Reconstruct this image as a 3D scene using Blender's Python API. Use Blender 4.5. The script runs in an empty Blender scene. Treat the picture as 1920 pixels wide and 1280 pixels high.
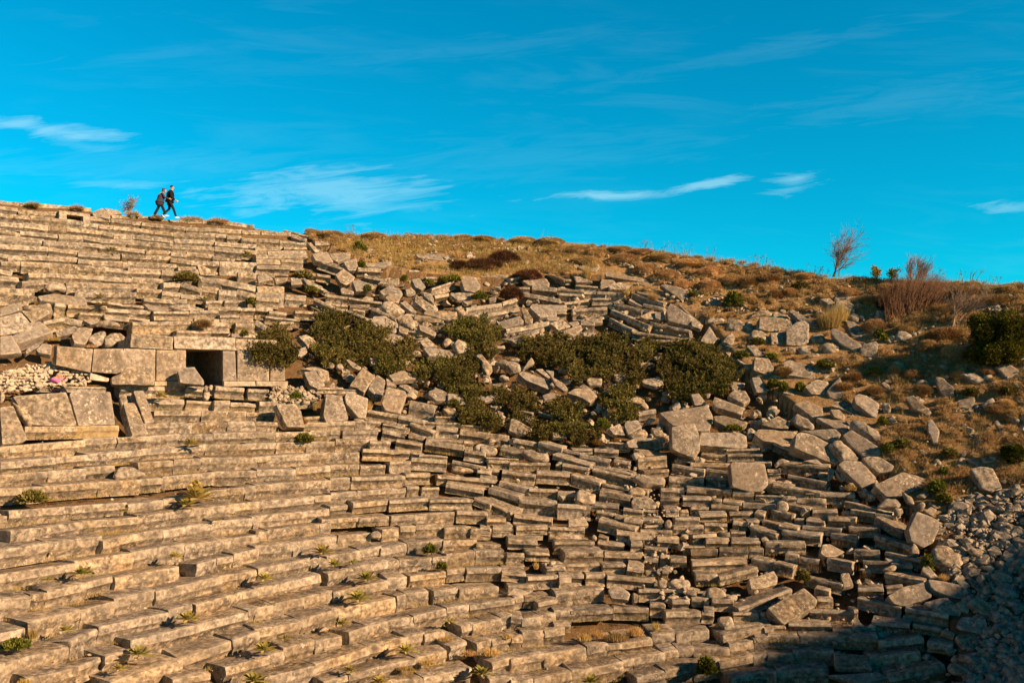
import bpy, bmesh, math, random
from mathutils import Vector, noise, Matrix
SC = bpy.context.scene
COL = SC.collection
random.seed(7)
F, HOR = 1700.0, 745.0          # focal length and horizon row, in photo pixels
CX, CY = 4.5, 13.8              # centre of the theatre
SUN_EL, SUN_AZ = math.radians(23), math.radians(119)
SUN = Vector((math.sin(SUN_AZ)*math.cos(SUN_EL), math.cos(SUN_AZ)*math.cos(SUN_EL), math.sin(SUN_EL)))
rnd = random.random
def U(a, b): return a+(b-a)*random.random()
def lerp(a, b, t): return a+(b-a)*t
def sstep(a, b, x):
    if a > b: return 1-sstep(b, a, x)
    t = min(1, max(0, (x-a)/(b-a))); return t*t*(3-2*t)
def interp(tab, x):
    if x <= tab[0][0]: return tab[0][1]
    for (a, b), (c, d) in zip(tab, tab[1:]):
        if x <= c: return lerp(b, d, (x-a)/(c-a))
    return tab[-1][1]

# ------------------------------------------------------------------ the bowl of the theatre
RIM = [(-60, 8), (-48, 14), (-30, 16.2), (-20, 16), (-14.3, 14.4), (-11.1, 14.0), (-8.4, 12.6), (-6.8, 11.8), (-4.9, 11.3), (-3.3, 11.7), (-1.1, 12.4), (2, 11.2), (8, 9.3), (20, 7.4), (40, 5.6), (56.2, 5.7), (62.5, 6.3),
       (70.5, 6.9), (77, 8.0), (83.2, 9.1), (90, 9.9), (95.8, 10.2), (109.8, 10.0), (122, 10.1), (133.5, 10.1), (160, 10.0), (185, 9.5), (200, 8)]
FLOOR = -9.6
def zprof(r): return (r-30)/1.85 if r < 30 else (r-30)/1.4
def bowl(x, y):
    dx, dy = x-CX, y-CY
    r = math.hypot(dx, dy); th = math.degrees(math.atan2(dy, dx))
    if th < -100: th += 360
    zr = interp(RIM, th)
    if th < 44: zr += sstep(44, 20, th)*(.35*noise.noise(Vector((th*.5, 0, 5)))+1.25*noise.noise(Vector((th*1.3, 0, 8))))
    rr = 30+1.4*zr
    if r <= rr: z = zprof(r)
    else:
        q = r-rr
        z = zr-0.04*q-0.0012*min(q, 60)**2
    z = max(z, FLOOR)
    if th < -40 or th > 195:
        k = sstep(-40, -55, th) if th < 0 else sstep(195, 212, th)
        z = lerp(z, FLOOR, k)
    d = math.hypot(x, y)
    if d < 14: z = max(z, -1.9-max(0, d-2.5)*0.9)
    return z
def ray(px, py): return Vector(((px-960)/F, 1.0, (HOR-py)/F))
def proj(p): return (960+F*p.x/p.y, HOR-F*p.z/p.y)
def hit(px, py, off=0.0):
    d = ray(px, py)
    best, by = 1e9, None
    y = 14.0; prev = 14.0
    while y < 76:
        g = d.z*y-bowl(d.x*y, y)-off
        if g <= 0:
            a, b = prev, y
            for _ in range(14):
                m = (a+b)/2
                if d.z*m-bowl(d.x*m, m)-off <= 0: b = m
                else: a = m
            return d*b
        if g < best: best, by = g, y
        prev = y; y += 0.45
    return d*by
def hit_cyl(px, py, R):
    d = ray(px, py)
    a = d.x*d.x+1; b = -2*(d.x*CX+CY); c = CX*CX+CY*CY-R*R
    t = (-b+math.sqrt(b*b-4*a*c))/(2*a)
    return d*t
def outward(p):
    v = Vector((p.x-CX, p.y-CY, 0)); return v.normalized()

# ------------------------------------------------------------------ objects
def tag(o, label=None, cat=None, group=None, kind=None):
    if label: o['label'] = label
    if cat: o['category'] = cat
    if group: o['group'] = group
    o['kind'] = kind or 'thing'
    return o
def build(name, verts, faces, mat, parent=None, origin=None, smooth=None):
    me = bpy.data.meshes.new(name)
    if origin is not None: verts = [(v[0]-origin[0], v[1]-origin[1], v[2]-origin[2]) for v in verts]
    me.from_pydata([tuple(v) for v in verts], [], faces)
    if mat: me.materials.append(mat)
    if smooth is not None:
        me.shade_smooth()
        if smooth < 180: me.set_sharp_from_angle(angle=math.radians(smooth))
    o = bpy.data.objects.new(name, me)
    if origin is not None and parent is None: o.location = origin
    if parent: o.parent = parent
    COL.objects.link(o)
    return o
def empty(name, loc, rz=0):
    o = bpy.data.objects.new(name, None); o.location = loc; o.rotation_euler = (0, 0, rz); COL.objects.link(o)
    o.empty_display_size = 0.2
    return o

# ------------------------------------------------------------------ materials
class NT:
    def __init__(s, name):
        s.m = bpy.data.materials.new(name); s.m.use_nodes = True
        s.t = s.m.node_tree; s.n = s.t.nodes; s.b = s.n['Principled BSDF']; s.geo = s.n.new('ShaderNodeNewGeometry')
        s.b.inputs['Specular IOR Level'].default_value = 0.15
    def link(s, a, b): s.t.links.new(a, b)
    def noise(s, scale, detail=6, rough=.6, vec=None, dist=0):
        n = s.n.new('ShaderNodeTexNoise'); n.inputs['Scale'].default_value = scale; n.inputs['Detail'].default_value = detail
        n.inputs['Roughness'].default_value = rough; n.inputs['Distortion'].default_value = dist
        s.link(vec or s.geo.outputs['Position'], n.inputs['Vector']); return n.outputs['Fac']
    def ramp(s, fac, stops):
        r = s.n.new('ShaderNodeValToRGB'); e = r.color_ramp.elements
        while len(e) < len(stops): e.new(0.5)
        for i, (p, c) in enumerate(stops):
            e[i].position = p
            e[i].color = (c, c, c, 1) if isinstance(c, (int, float)) else (*c, 1)
        s.link(fac, r.inputs[0]); return r.outputs[0]
    def mix(s, fac, a, b, mode='MIX'):
        m = s.n.new('ShaderNodeMix'); m.data_type = 'RGBA'; m.blend_type = mode
        for sock, v in ((m.inputs[0], fac), (m.inputs[6], a), (m.inputs[7], b)):
            if isinstance(v, (int, float)): sock.default_value = v
            elif isinstance(v, tuple): sock.default_value = (*v, 1)
            else: s.link(v, sock)
        return m.outputs[2]
    def math(s, op, a, b=None):
        m = s.n.new('ShaderNodeMath'); m.operation = op
        for i, v in enumerate((a, b)):
            if v is None: continue
            if isinstance(v, (int, float)): m.inputs[i].default_value = v
            else: s.link(v, m.inputs[i])
        return m.outputs[0]
    def rand(s):
        oi = s.n.new('ShaderNodeObjectInfo')
        return s.math('FRACT', s.math('ADD', oi.outputs['Random'], s.geo.outputs['Random Per Island']))
    def bump(s, h, strength, dist):
        b = s.n.new('ShaderNodeBump'); b.inputs['Strength'].default_value = strength; b.inputs['Distance'].default_value = dist
        s.link(h, b.inputs['Height']); s.link(b.outputs[0], s.b.inputs['Normal'])
    def done(s, col, rough=.95):
        if isinstance(col, tuple): s.b.inputs['Base Color'].default_value = (*col, 1)
        else: s.link(col, s.b.inputs['Base Color'])
        s.b.inputs['Roughness'].default_value = rough
        return s.m
def stone_mat(name, lo, mid, hi, dark=(.075, .06, .045), dk=.75, white=.8, val=(.72, 1.2)):
    s = NT(name)
    mot = s.noise(6.5, 9, .68)
    col = s.ramp(mot, [(.36, lo), (.49, mid), (.62, hi)])
    warm = s.noise(.9, 3, .5)
    col = s.mix(s.ramp(warm, [(.45, 0.0), (.62, .45)]), col, s.mix(1.0, col, (1.1, .96, .74), 'MULTIPLY'))
    r = s.rand()
    v = s.n.new('ShaderNodeMapRange'); v.inputs[3].default_value = val[0]; v.inputs[4].default_value = val[1]
    s.link(r, v.inputs[0])
    hs = s.n.new('ShaderNodeHueSaturation'); s.link(v.outputs[0], hs.inputs['Value']); s.link(col, hs.inputs['Color'])
    sat = s.n.new('ShaderNodeMapRange'); sat.inputs[3].default_value = 1.15; sat.inputs[4].default_value = .7
    s.link(s.math('FRACT', s.math('MULTIPLY', r, 7.31)), sat.inputs[0]); s.link(sat.outputs[0], hs.inputs['Saturation'])
    col = hs.outputs[0]
    lich = s.noise(3.2, 10, .72, dist=.4)
    r2 = s.math('FRACT', s.math('MULTIPLY', r, 17.77))
    vary = s.math('ADD', .15, s.math('MULTIPLY', r2, 1.0))
    col = s.mix(s.math('MULTIPLY', s.ramp(lich, [(.46, 0.0), (.59, dk)]), vary), col, dark)
    r3 = s.math('FRACT', s.math('MULTIPLY', r, 41.3))
    col = s.mix(s.math('MULTIPLY', s.math('POWER', r3, 2.0), .6), col, s.mix(.5, col, (.19, .17, .145)))
    grey = s.noise(2.1, 7, .7, dist=.3)
    col = s.mix(s.ramp(grey, [(.5, 0.0), (.64, dk*.8)]), col, (.145, .125, .105))
    spk = s.noise(26, 4, .6)
    col = s.mix(s.ramp(spk, [(.55, 0.0), (.72, .6)]), col, dark)
    wl = s.math('MULTIPLY', s.ramp(s.noise(9, 6, .6), [(.55, 0.0), (.62, 1.0)]), s.ramp(s.noise(1.7, 3, .5), [(.46, 0.0), (.6, white)]))
    col = s.mix(wl, col, (.58, .49, .36))
    pt = s.ramp(s.geo.outputs['Pointiness'], [(.515, 0.0), (.56, .55)])
    col = s.mix(s.math('MULTIPLY', pt, s.ramp(s.noise(5, 5, .6), [(.4, .1), (.6, 1.0)])), col, (.62, .53, .4))
    yl = s.math('MULTIPLY', s.ramp(s.noise(17, 4, .5), [(.62, 0.0), (.7, .7)]), s.ramp(s.noise(2.3, 2, .5), [(.5, 0.0), (.62, .8)]))
    col = s.mix(yl, col, (.46, .3, .08))
    h = s.math('ADD', s.math('MULTIPLY', mot, .7), s.math('MULTIPLY', s.noise(38, 5, .7), .35))
    s.bump(h, .9, .045)
    return s.done(col)
M = {}
M['stone'] = stone_mat('weathered_limestone', (.115, .088, .06), (.335, .265, .18), (.62, .5, .36), dk=.92, val=(.66, 1.16))
M['slab'] = stone_mat('grey_limestone', (.2, .16, .12), (.31, .252, .19), (.42, .345, .265), dk=.6, white=1.0, val=(.8, 1.15))
M['rubble'] = stone_mat('pale_rubble', (.09, .075, .06), (.19, .155, .12), (.33, .275, .21), dk=.5, white=.5, val=(.55, 1.15))
M['white'] = stone_mat('fresh_white_limestone', (.42, .33, .22), (.6, .5, .36), (.72, .63, .49), dk=.45, white=.4, val=(.8, 1.08))
M['yellow'] = stone_mat('fresh_yellow_limestone', (.32, .235, .13), (.47, .35, .19), (.56, .44, .27), dk=.6, white=.3, val=(.9, 1.1))
def ground_mat(name, cols, over):
    s = NT(name)
    a = s.noise(.55, 6, .65); b = s.noise(4, 8, .7); c = s.noise(18, 6, .7)
    col = s.ramp(b, list(zip((.28, .44, .6, .76), cols)))
    col = s.mix(s.ramp(a, [(.4, 0.0), (.62, .7)]), col, over)
    st = s.math('MULTIPLY', s.ramp(s.noise(9, 3, .5), [(.6, 0.0), (.66, 1.0)]), s.ramp(s.noise(.8, 3, .5), [(.48, 0.0), (.6, 1.0)]))
    col = s.mix(st, col, (.42, .36, .28))
    s.bump(s.math('ADD', b, s.math('MULTIPLY', c, .5)), 1.0, .12)
    return s.done(col)
M['ground'] = ground_mat('dry_grass_hillside', [(.13, .075, .034), (.3, .18, .08), (.47, .3, .135), (.58, .4, .2)], (.37, .235, .105))
M['dirt'] = ground_mat('bare_dirt', [(.06, .036, .02), (.13, .08, .042), (.22, .14, .07), (.31, .21, .12)], (.19, .115, .05))
def plant_mat(name, cols, transl=.25):
    s = NT(name)
    stops = [(i/(len(cols)-1), c) for i, c in enumerate(cols)]
    col = s.ramp(s.geo.outputs['Random Per Island'], stops)
    col = s.mix(s.ramp(s.noise(1.6, 3, .6), [(.35, 0.0), (.65, .45)]), col, cols[0])
    oi = s.n.new('ShaderNodeObjectInfo'); hv = s.n.new('ShaderNodeHueSaturation'); mr = s.n.new('ShaderNodeMapRange'); mr.inputs[3].default_value = .72; mr.inputs[4].default_value = 1.25
    s.link(oi.outputs['Random'], mr.inputs[0]); s.link(mr.outputs[0], hv.inputs['Value']); s.link(col, hv.inputs['Color'])
    hr = s.n.new('ShaderNodeMapRange'); hr.inputs[3].default_value = .49; hr.inputs[4].default_value = .52; s.link(s.math('FRACT', s.math('MULTIPLY', oi.outputs['Random'], 9.7)), hr.inputs[0]); s.link(hr.outputs[0], hv.inputs['Hue'])
    col = hv.outputs[0]
    s.done(col, .8)
    if transl:
        tr = s.n.new('ShaderNodeBsdfTranslucent'); s.link(col, tr.inputs[0])
        mx = s.n.new('ShaderNodeMixShader'); mx.inputs[0].default_value = transl
        s.link(s.b.outputs[0], mx.inputs[1]); s.link(tr.outputs[0], mx.inputs[2])
        s.link(mx.outputs[0], s.n['Material Output'].inputs['Surface'])
    return s.m
M['juniper'] = plant_mat('olive_juniper', [(.06, .06, .012), (.15, .13, .027), (.27, .22, .055), (.3, .21, .09)])
M['dark_juniper'] = plant_mat('dark_juniper_green', [(.035, .04, .004), (.11, .12, .01), (.2, .19, .018)])
M['green'] = plant_mat('leaf_green', [(.09, .1, .014), (.19, .19, .028), (.33, .29, .055)])
M['mullein'] = plant_mat('mullein_leaf', [(.26, .22, .055), (.46, .37, .1), (.56, .46, .17)])
M['straw'] = plant_mat('straw', [(.4, .25, .085), (.6, .42, .16), (.7, .54, .26)], .35)
M['rust'] = plant_mat('rust_grass', [(.17, .075, .02), (.3, .15, .04), (.4, .22, .07)], .3)
M['scrub'] = plant_mat('brown_scrub', [(.34, .2, .08), (.58, .38, .165), (.72, .51, .27)], .35)
M['scrub_dark'] = plant_mat('dark_scrub', [(.18, .1, .042), (.34, .2, .085), (.48, .3, .135)], .1)
M['scrub_red'] = plant_mat('red_scrub', [(.06, .025, .014), (.12, .05, .025), (.19, .09, .045)], .1)
M['twig_red'] = plant_mat('red_twig', [(.07, .033, .021), (.13, .063, .04), (.21, .115, .07)], 0)
M['twig_grey'] = plant_mat('grey_twig', [(.15, .09, .065), (.26, .17, .125), (.36, .25, .19)], 0)
M['yellow_leaf'] = plant_mat('yellow_leaf', [(.34, .22, .02), (.5, .36, .04), (.58, .45, .1)])
def plain(name, c, rough=.85):
    s = NT(name); n = s.noise(9, 4, .6)
    return s.done(s.mix(s.ramp(n, [(.35, 0.0), (.7, .5)]), c, tuple(x*.65 for x in c)), rough)
# ------------------------------------------------------------------ light settings
SKY_TINT = [(0.0, (.02, 1.12, 1.02)), (.12, (.01, 1.02, .98)), (.4, (.0, 1.02, 1.06)), (.5, (.0, .45, .55)), (.75, (.03, .2, .28)), (1.0, (.03, .14, .2))]
CLOUDS = [(85, 243, 140, 19, -.12, .36), (160, 275, 90, 12, -.1, .12), (620, 360, 260, 48, -.02, .32), (700, 385, 160, 20, 0, .2), (230, 347, 110, 9, 0, .2), (1130, 367, 150, 11, .02, .42), (1320, 346, 95, 12, .22, .4),
          (1492, 343, 68, 24, .25, .32), (1890, 388, 90, 13, 0, .3), (1470, 90, 420, 22, .2, .035), (900, 90, 420, 26, .12, .03), (330, 100, 240, 14, .1, .03), (1700, 190, 300, 40, .12, .04), (300, 310, 420, 40, 0, .05), (980, 300, 420, 60, .1, .03)]
CLOUD_COL = (3.4, 6.0, 6.8)
SKY_STRENGTH = .09
SUN_POWER, SUN_COL, EXPOSURE = 5.0, (1.0, .665, .385), 0.84
# Stone survey: every seat block is "x0,y0,x1,y1,h" (upper front edge and face height), every fallen stone a
# face outline; each table has its own origin and scale.
TABLES = [
(560,430,6.4,
"-180,0,195,90,60;185,150,510,140,125;240,370,540,470,80;400,390,560,440,40;0,460,215,530,70;215,535,380,560,65;70,570,320,710,35;710,460,990,470,75;780,530,1060,590,75;1070,410,1295,430,85;1320,480,1690,485,75;1525,560,1660,565,60;1590,720,1870,620,75;1640,800,1815,765,95;330,770,600,810,90;600,810,1000,870,75;1390,1020,1745,1070,110;1290,1000,1430,1020,50;860,920,1160,1050,80;620,900,860,900,55;650,945,795,970,60;180,820,420,930,85;420,930,590,990,60;590,980,850,1090,60;350,870,600,900,40;840,1120,1060,1240,50;1320,1200,1560,1240,60;1820,470,1835,470,70",
"105,160,150,155,250,270,200,280;160,290,345,265,420,390,330,405,200,365;F370,290,620,270,620,330,480,390,400,360;540,390,690,345,715,420,690,490,600,490;440,540,540,470,675,570,650,620,570,665,500,640;F790,400,1110,385,1120,420,1000,450,820,445;B940,640,1060,585,1200,580,1225,630,1180,680,1050,660;650,620,720,600,940,690,840,740,690,740;500,710,540,695,665,745,655,785,520,770;970,740,1080,680,1200,700,1260,770,1240,790,1010,780;1060,650,1100,640,1160,690,1080,690;1040,810,1100,775,1240,785,1200,880,1080,860;B1270,740,1350,680,1400,740,1410,780,1300,800;1360,600,1450,580,1530,690,1480,730,1400,690;B1480,790,1560,750,1625,830,1620,890,1540,850;1390,860,1410,780,1650,930,1640,960,1540,985;1220,880,1280,850,1420,990,1350,985;B1000,900,1020,850,1130,870,1290,980,1230,1020,1060,980;F1500,990,1540,970,1900,985,1905,1080,1760,1085,1500,1010;B1170,1060,1230,1020,1350,1030,1415,1160,1370,1190,1190,1120;860,1130,900,1040,1030,1035,1195,1130,1190,1230,1140,1240;1210,1150,1320,1200,1310,1260,1210,1230;1440,1140,1560,1170,1660,1250,1640,1280,1460,1210;F1400,300,1470,280,1870,320,1885,360,1820,385,1440,340;F800,220,900,235,830,270"),
(840,460,6.4,
"35,275,365,290,75;430,340,720,365,85;745,410,915,370,45;1040,215,1410,205,85;1200,340,1400,410,45;1410,395,1480,400,40;1530,470,1800,490,40;790,500,980,500,70;1010,480,1310,510,100;850,550,1350,640,95;1310,505,1630,525,55;1330,575,1610,590,100;1630,540,1800,540,95;210,740,640,680,110;650,690,840,630,105;490,815,870,740,105;1300,800,1430,800,70;1400,690,1740,640,60;1730,640,1960,640,60;1490,750,1910,730,120;690,1000,1210,905,115;870,1130,1070,1020,60;1060,1020,1240,960,80;1590,900,1760,900,110;1420,1110,1910,1108,42",
"160,420,180,360,330,380,400,480,350,570,200,540;F1540,250,1800,220,1820,250,1780,320,1640,300;F1510,370,1640,380,1740,440,1540,440;F890,420,1180,400,1220,450,1210,490,960,470;1830,440,1850,405,1960,410,1960,500,1840,490;F30,590,120,560,340,580,270,640,110,650;490,630,580,620,580,650,500,670;170,665,300,670,230,710;B70,750,150,710,220,800,200,840,140,820;0,780,110,800,115,870,0,890;610,920,860,840,910,900,900,940,680,1000,600,960;880,760,900,700,1020,880,1020,930,930,930;980,740,1010,700,1430,720,1430,790,1300,790,1310,850,1110,860;1180,870,1260,845,1340,860,1320,895,1210,900;1220,930,1370,885,1480,970,1330,1020;1350,1030,1590,950,1620,1000,1530,1080,1400,1060;1340,1070,1420,1040,1520,1090,1450,1105;F1640,880,1850,880,1860,920,1760,930;1620,1050,1780,1050,1740,1090,1640,1090;B70,1180,120,1120,210,1160,300,1250,240,1290,120,1280;F640,1110,840,1125,810,1180,760,1140;400,1220,680,1200,690,1240,450,1240;1440,925,1560,910,1580,940,1500,970;B210,90,260,75,310,120,270,150,220,130"),
(1120,480,6.4,
"455,310,840,450,85;0,410,330,430,95;410,440,640,520,75;480,430,800,500,40;640,510,805,560,50;550,560,805,610,65;205,550,540,640,95;540,630,650,660,60;175,640,400,730,95;380,730,640,830,95;130,740,410,880,65;640,780,1120,880,100;420,890,985,970,65;470,1000,980,1010,60;1470,1040,1710,1120,95;1575,1200,1800,1340,35;1260,600,1480,630,100",
"F90,200,130,190,650,290,670,330,520,310,100,240;30,330,60,280,190,280,225,320,130,370,40,390;140,350,270,310,410,350,370,400,270,400,150,395;F750,350,800,335,1020,380,1105,470,1020,550,980,500;375,530,390,510,550,600,500,590;510,720,670,650,700,690,700,760,580,750;690,660,800,680,825,740,750,770,700,740;830,650,880,560,1160,740,1150,850,850,770;1130,800,1170,760,1270,830,1250,880,1140,840;960,570,1000,590,1250,810,1170,770;1240,1010,1350,840,1440,990,1400,1050,1270,1040;B1500,1030,1600,900,1670,980,1620,1070;F1300,540,1340,500,1500,560,1490,580,1300,570;B1310,740,1530,740,1530,790,1320,790;B1540,800,1560,740,1700,750,1800,830,1790,890,1560,880;B1770,780,1850,790,1880,850,1810,880;F620,1075,780,1070,740,1110;390,1040,560,1110,500,1125;B1500,290,1550,270,1590,310,1530,330;B1570,310,1620,300,1640,345,1590,345;B1640,300,1690,295,1690,350,1650,350;B1300,290,1350,265,1390,300,1330,310;B870,90,920,75,945,120,890,130"),
(560,620,6.4,
"330,90,510,50,30;70,1025,350,1020,70;75,1095,340,1098,100;225,690,540,690,60;545,690,740,700,35;1335,830,1640,900,185;820,945,1195,1010,115;1200,1010,1510,1075,110;1640,1010,1880,1010,75",
"0,60,100,40,180,90,230,180,110,200,80,150;0,220,90,190,110,260,40,310,0,310;F960,80,1130,30,1240,60,1240,150,1150,160;1460,140,1530,70,1670,190,1500,190;F1500,210,1530,185,1900,250,1920,290,1860,330,1560,290;B1350,250,1440,230,1480,270,1350,300;B1730,130,1770,80,1850,110,1830,170,1740,180;570,345,600,340,760,440,740,470,650,440;850,320,880,330,1010,400,880,400;1060,400,1100,390,1220,450,1130,460;B440,420,500,380,550,440,470,460;B350,370,440,400,420,440,370,440;1240,370,1290,350,1310,430,1240,430;60,490,200,470,320,650,220,690,130,650;B0,450,120,430,370,470,390,600,280,610,200,480;610,660,770,430,920,545,790,740,700,680;835,690,940,520,1040,590,1010,780,940,790;1000,870,1060,670,1280,720,1300,770,1220,990,1040,950;1050,560,1180,660,1060,650;F1080,530,1250,470,1450,540,1440,570,1130,600;F1200,650,1290,640,1440,730,1330,740;325,750,530,780,600,1060,330,1090,300,1010;555,800,580,720,840,810,810,1040,720,1040,570,870;F1560,720,1660,680,1900,780,1900,840,1640,830,1560,760;1730,930,1880,930,1890,990,1800,1000"),
(840,620,6.4,
"770,940,1010,990,35;1090,960,1340,1020,35",
"B330,290,400,260,540,440,480,530,410,460,400,380;B550,370,650,340,860,380,880,460,760,490,700,430;740,340,850,310,860,360,790,360;960,370,1000,320,1040,380,900,460;850,510,890,480,1210,590,1250,700,1190,690,930,590;1050,460,1130,455,1230,560,1200,570;F1170,470,1270,480,1270,530,1230,540;1230,530,1400,640,1440,700,1390,720,1290,650;F530,640,640,620,720,650,690,700,560,680;1430,740,1520,690,1700,690,1800,780,1710,860,1600,800;F1130,770,1240,740,1370,770,1240,810,1160,820;1050,820,1140,830,1120,860;F360,810,390,790,590,760,610,800,450,850;1570,670,1620,640,1750,700,1640,700;F1660,590,1700,560,1850,570,1850,640,1700,650;F890,1030,1040,1030,960,1090,910,1080;F1380,1100,1470,1090,1660,1110,1500,1150;760,1050,820,1060,1015,1180,1000,1210,870,1255,730,1190;590,950,670,990,620,1030;500,910,600,900,580,930;1250,1210,1330,1200,1440,1280,1260,1280;F0,750,120,760,250,860,230,890,100,880,0,830"),
(1120,640,6.4,
"485,855,700,820,100;465,1145,800,1160,110;120,1200,395,1220,75",
"F195,375,300,370,375,470,330,495,220,470;F500,450,760,430,800,510,700,540,560,500;430,270,640,245,700,270,440,300;B310,710,480,650,560,690,635,790,580,810,500,740;F170,680,290,690,280,715;1125,630,1220,620,1310,750,1170,770;Q745,850,1150,790,1330,760,1390,900,1350,1070,1220,1070,900,1000;T895,1020,1170,980,1230,1130,1235,1300,1180,1395,1080,1370,900,1290;1235,1090,1700,1090,1795,1130,1800,1270,1700,1280,1230,1240;1380,740,1400,660,1760,790,1740,870,1700,870,1440,790;1570,630,1640,580,1780,590,1840,690,1760,750,1600,660;F1560,490,1600,480,1780,500,1750,540,1620,560;F1240,600,1500,555,1400,600;140,1040,270,980,350,1120,200,1110;330,1000,340,950,490,945,540,1030,370,1110;B370,1110,560,1030,610,1100,600,1130,420,1160;650,1030,780,1060,820,1150,690,1120;350,1200,470,1150,500,1270,380,1270;1390,900,1500,880,1810,970,1700,1040,1580,1040,1420,960"),
(1400,540,6.4,
"240,1050,590,1050,70",
"160,350,330,345,555,380,550,480,470,500,280,520,150,490;B40,350,130,260,260,260,340,330,160,340;B310,290,370,280,420,310,560,330,580,390,330,340;B0,390,60,390,90,490,0,510;B50,520,150,505,240,530,290,640,270,670,60,600;290,530,460,530,460,670,300,670;480,510,600,400,700,390,750,430,750,650,640,690,480,680;505,270,560,255,850,440,860,490,760,470,600,360;1010,490,1050,470,1380,680,1380,720,1290,760,1120,660,1020,560;F1130,300,1170,290,1400,500,1495,640,1440,640,1260,570,1200,420;B760,570,900,530,960,580,930,655,800,650;B880,680,930,660,1130,655,1155,750,1120,780,960,760;1350,740,1390,680,1550,630,1580,660,1560,820,1530,830,1370,810;B610,710,730,670,810,690,800,770,680,780;B480,700,560,700,620,770,500,770;B700,800,860,770,890,810,740,830;B1060,100,1100,60,1270,35,1290,90,1280,130,1060,130;B1050,160,1120,140,1240,150,1310,210,1290,290,1220,310,1080,240;1540,340,1560,270,1700,265,1730,320,1700,380,1600,400;B1220,320,1290,300,1370,330,1340,410,1260,390;880,130,1000,120,1060,180,1060,260,960,180;B1780,570,1800,510,1880,500,1990,570,1980,620,1900,640,1800,640;F440,960,450,880,520,855,1020,1000,1030,1060,980,1120,820,1090,500,1040;60,1070,150,1060,260,1250,120,1250,90,1180;700,1180,830,1090,980,1120,1000,1160,930,1280,780,1270;960,1230,1120,1060,1170,1200,1160,1280,1100,1340,1000,1300;F450,1230,530,1190,610,1210,690,1300,680,1310,440,1250;0,690,90,680,230,830,100,810;100,830,270,840,350,1000,240,1035,80,980;B770,100,810,90,830,130,790,150;B1180,960,1240,960,1250,1000,1190,1000;B1720,740,1770,730,1780,780,1730,790;1660,600,1720,580,1740,660;1620,1160,1690,1140,1760,1240,1650,1220"),
(1400,720,6.4,
"290,700,680,880,110;400,950,990,1000,140;495,1070,970,1160,130;320,1190,900,1290,90;245,1020,410,1020,130",
"570,230,730,190,915,280,920,380,800,400,700,330;1290,150,1350,110,1440,130,1600,240,1560,400,1500,380,1310,230;F1015,260,1060,200,1230,210,1500,330,1500,430,1470,440,1130,290;1010,300,1110,300,1180,380,1170,430,1060,390;B510,410,570,350,700,390,830,500,800,540,690,540,560,460;170,480,380,380,530,460,500,530,330,530;100,600,130,540,290,540,380,560,620,560,560,700,420,700,200,680;F830,400,900,400,1200,450,1240,520,1180,580,950,470;1190,430,1240,430,1240,500;570,760,600,600,650,570,800,600,1140,790,1110,950,1000,930,620,780;650,560,1070,530,1140,600,1080,680,1000,690,800,600;B1010,700,1120,670,1360,860,1340,910,1150,900,1040,750;1150,620,1250,540,1420,640,1640,790,1590,860,1400,860,1230,720;B1250,430,1330,400,1420,470,1600,560,1640,660,1560,680,1400,600,1280,510;1390,880,1440,860,1610,870,1770,980,1740,1040,1600,1070,1450,960;1100,960,1170,910,1370,920,1560,1120,1520,1200,1400,1250,1240,1100;F560,800,640,790,820,880,790,900;B340,940,400,880,540,930,390,960,360,1000;680,920,840,895,940,970,820,950;980,990,1050,1020,1040,1110,980,1160;B0,530,60,515,110,560,60,640,10,640"),
(620,780,6.4,
"-40,60,290,55,105;300,50,610,65,110;620,95,935,150,60;960,75,1240,175,110;1130,60,1560,75,65;1570,95,1930,130,55;140,165,570,165,130;0,170,110,170,110;620,150,900,205,125;940,190,1130,235,110;1265,120,1530,145,150;1550,155,2140,235,140;70,275,450,275,140;-150,295,50,300,120;470,310,720,310,100;790,270,1100,320,130;1140,290,1600,360,130;1150,280,1700,310,40;1600,300,1710,310,90;385,400,960,420,130;960,420,1060,440,90;1060,440,1410,460,70;1610,400,1860,440,130;0,430,340,425,130;970,500,1400,530,140;710,545,970,540,140;0,580,340,575,130;360,590,670,580,130;1460,510,1860,590,80;1760,620,1930,640,110;0,740,235,735,130;240,730,890,715,140;895,690,1200,690,130;1280,680,1920,740,120;1380,800,1840,880,110;0,920,310,895,130;320,890,910,850,140;915,845,1065,840,130;1095,835,1310,835,135;270,1060,700,1020,130;700,1020,1170,990,130;0,1080,200,1060,130;1185,1000,1710,1000,120;1730,980,1930,1060,80;-100,1240,350,1210,110;350,1220,700,1200,90;730,1190,1480,1140,150;1510,1140,1890,1160,140",
"B1720,340,1800,320,1920,350,1910,440,1740,400;B1440,640,1470,585,1560,600,1730,640,1600,670"),
(900,800,6.4,
"400,130,690,180,110;710,170,1000,250,110;235,260,515,325,60;890,240,1200,320,100;1200,320,1565,385,110;1110,265,1350,275,45;1370,260,1665,280,80;1640,190,1800,190,90;1600,390,1800,420,100;870,340,1320,470,50;75,350,470,370,45;100,395,345,400,100;350,410,845,415,120;910,425,980,435,100;985,440,1310,500,90;1320,460,1820,560,60;1335,510,1850,630,110;0,480,240,495,130;265,510,670,560,130;680,525,1085,550,140;1095,560,1450,660,130;1460,680,1840,760,100;1840,720,2000,760,100;0,600,205,620,130;225,640,600,740,120;590,715,930,730,150;930,760,1140,760,140;1440,770,1820,840,130;1830,840,2000,850,140;90,745,465,850,130;0,870,360,1030,90;470,860,930,910,200;930,920,1335,940,180;1340,940,1670,960,70;1720,980,1960,1010,80;1395,990,1600,1030,110;1620,1035,1960,1100,130;0,1020,110,1040,120;80,1085,310,1085,110;405,1055,875,1110,130;1420,1115,1870,1220,140;160,1205,420,1205,100;435,1200,820,1190,100;835,1185,1260,1190,130;0,1195,130,1210,80",
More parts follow.
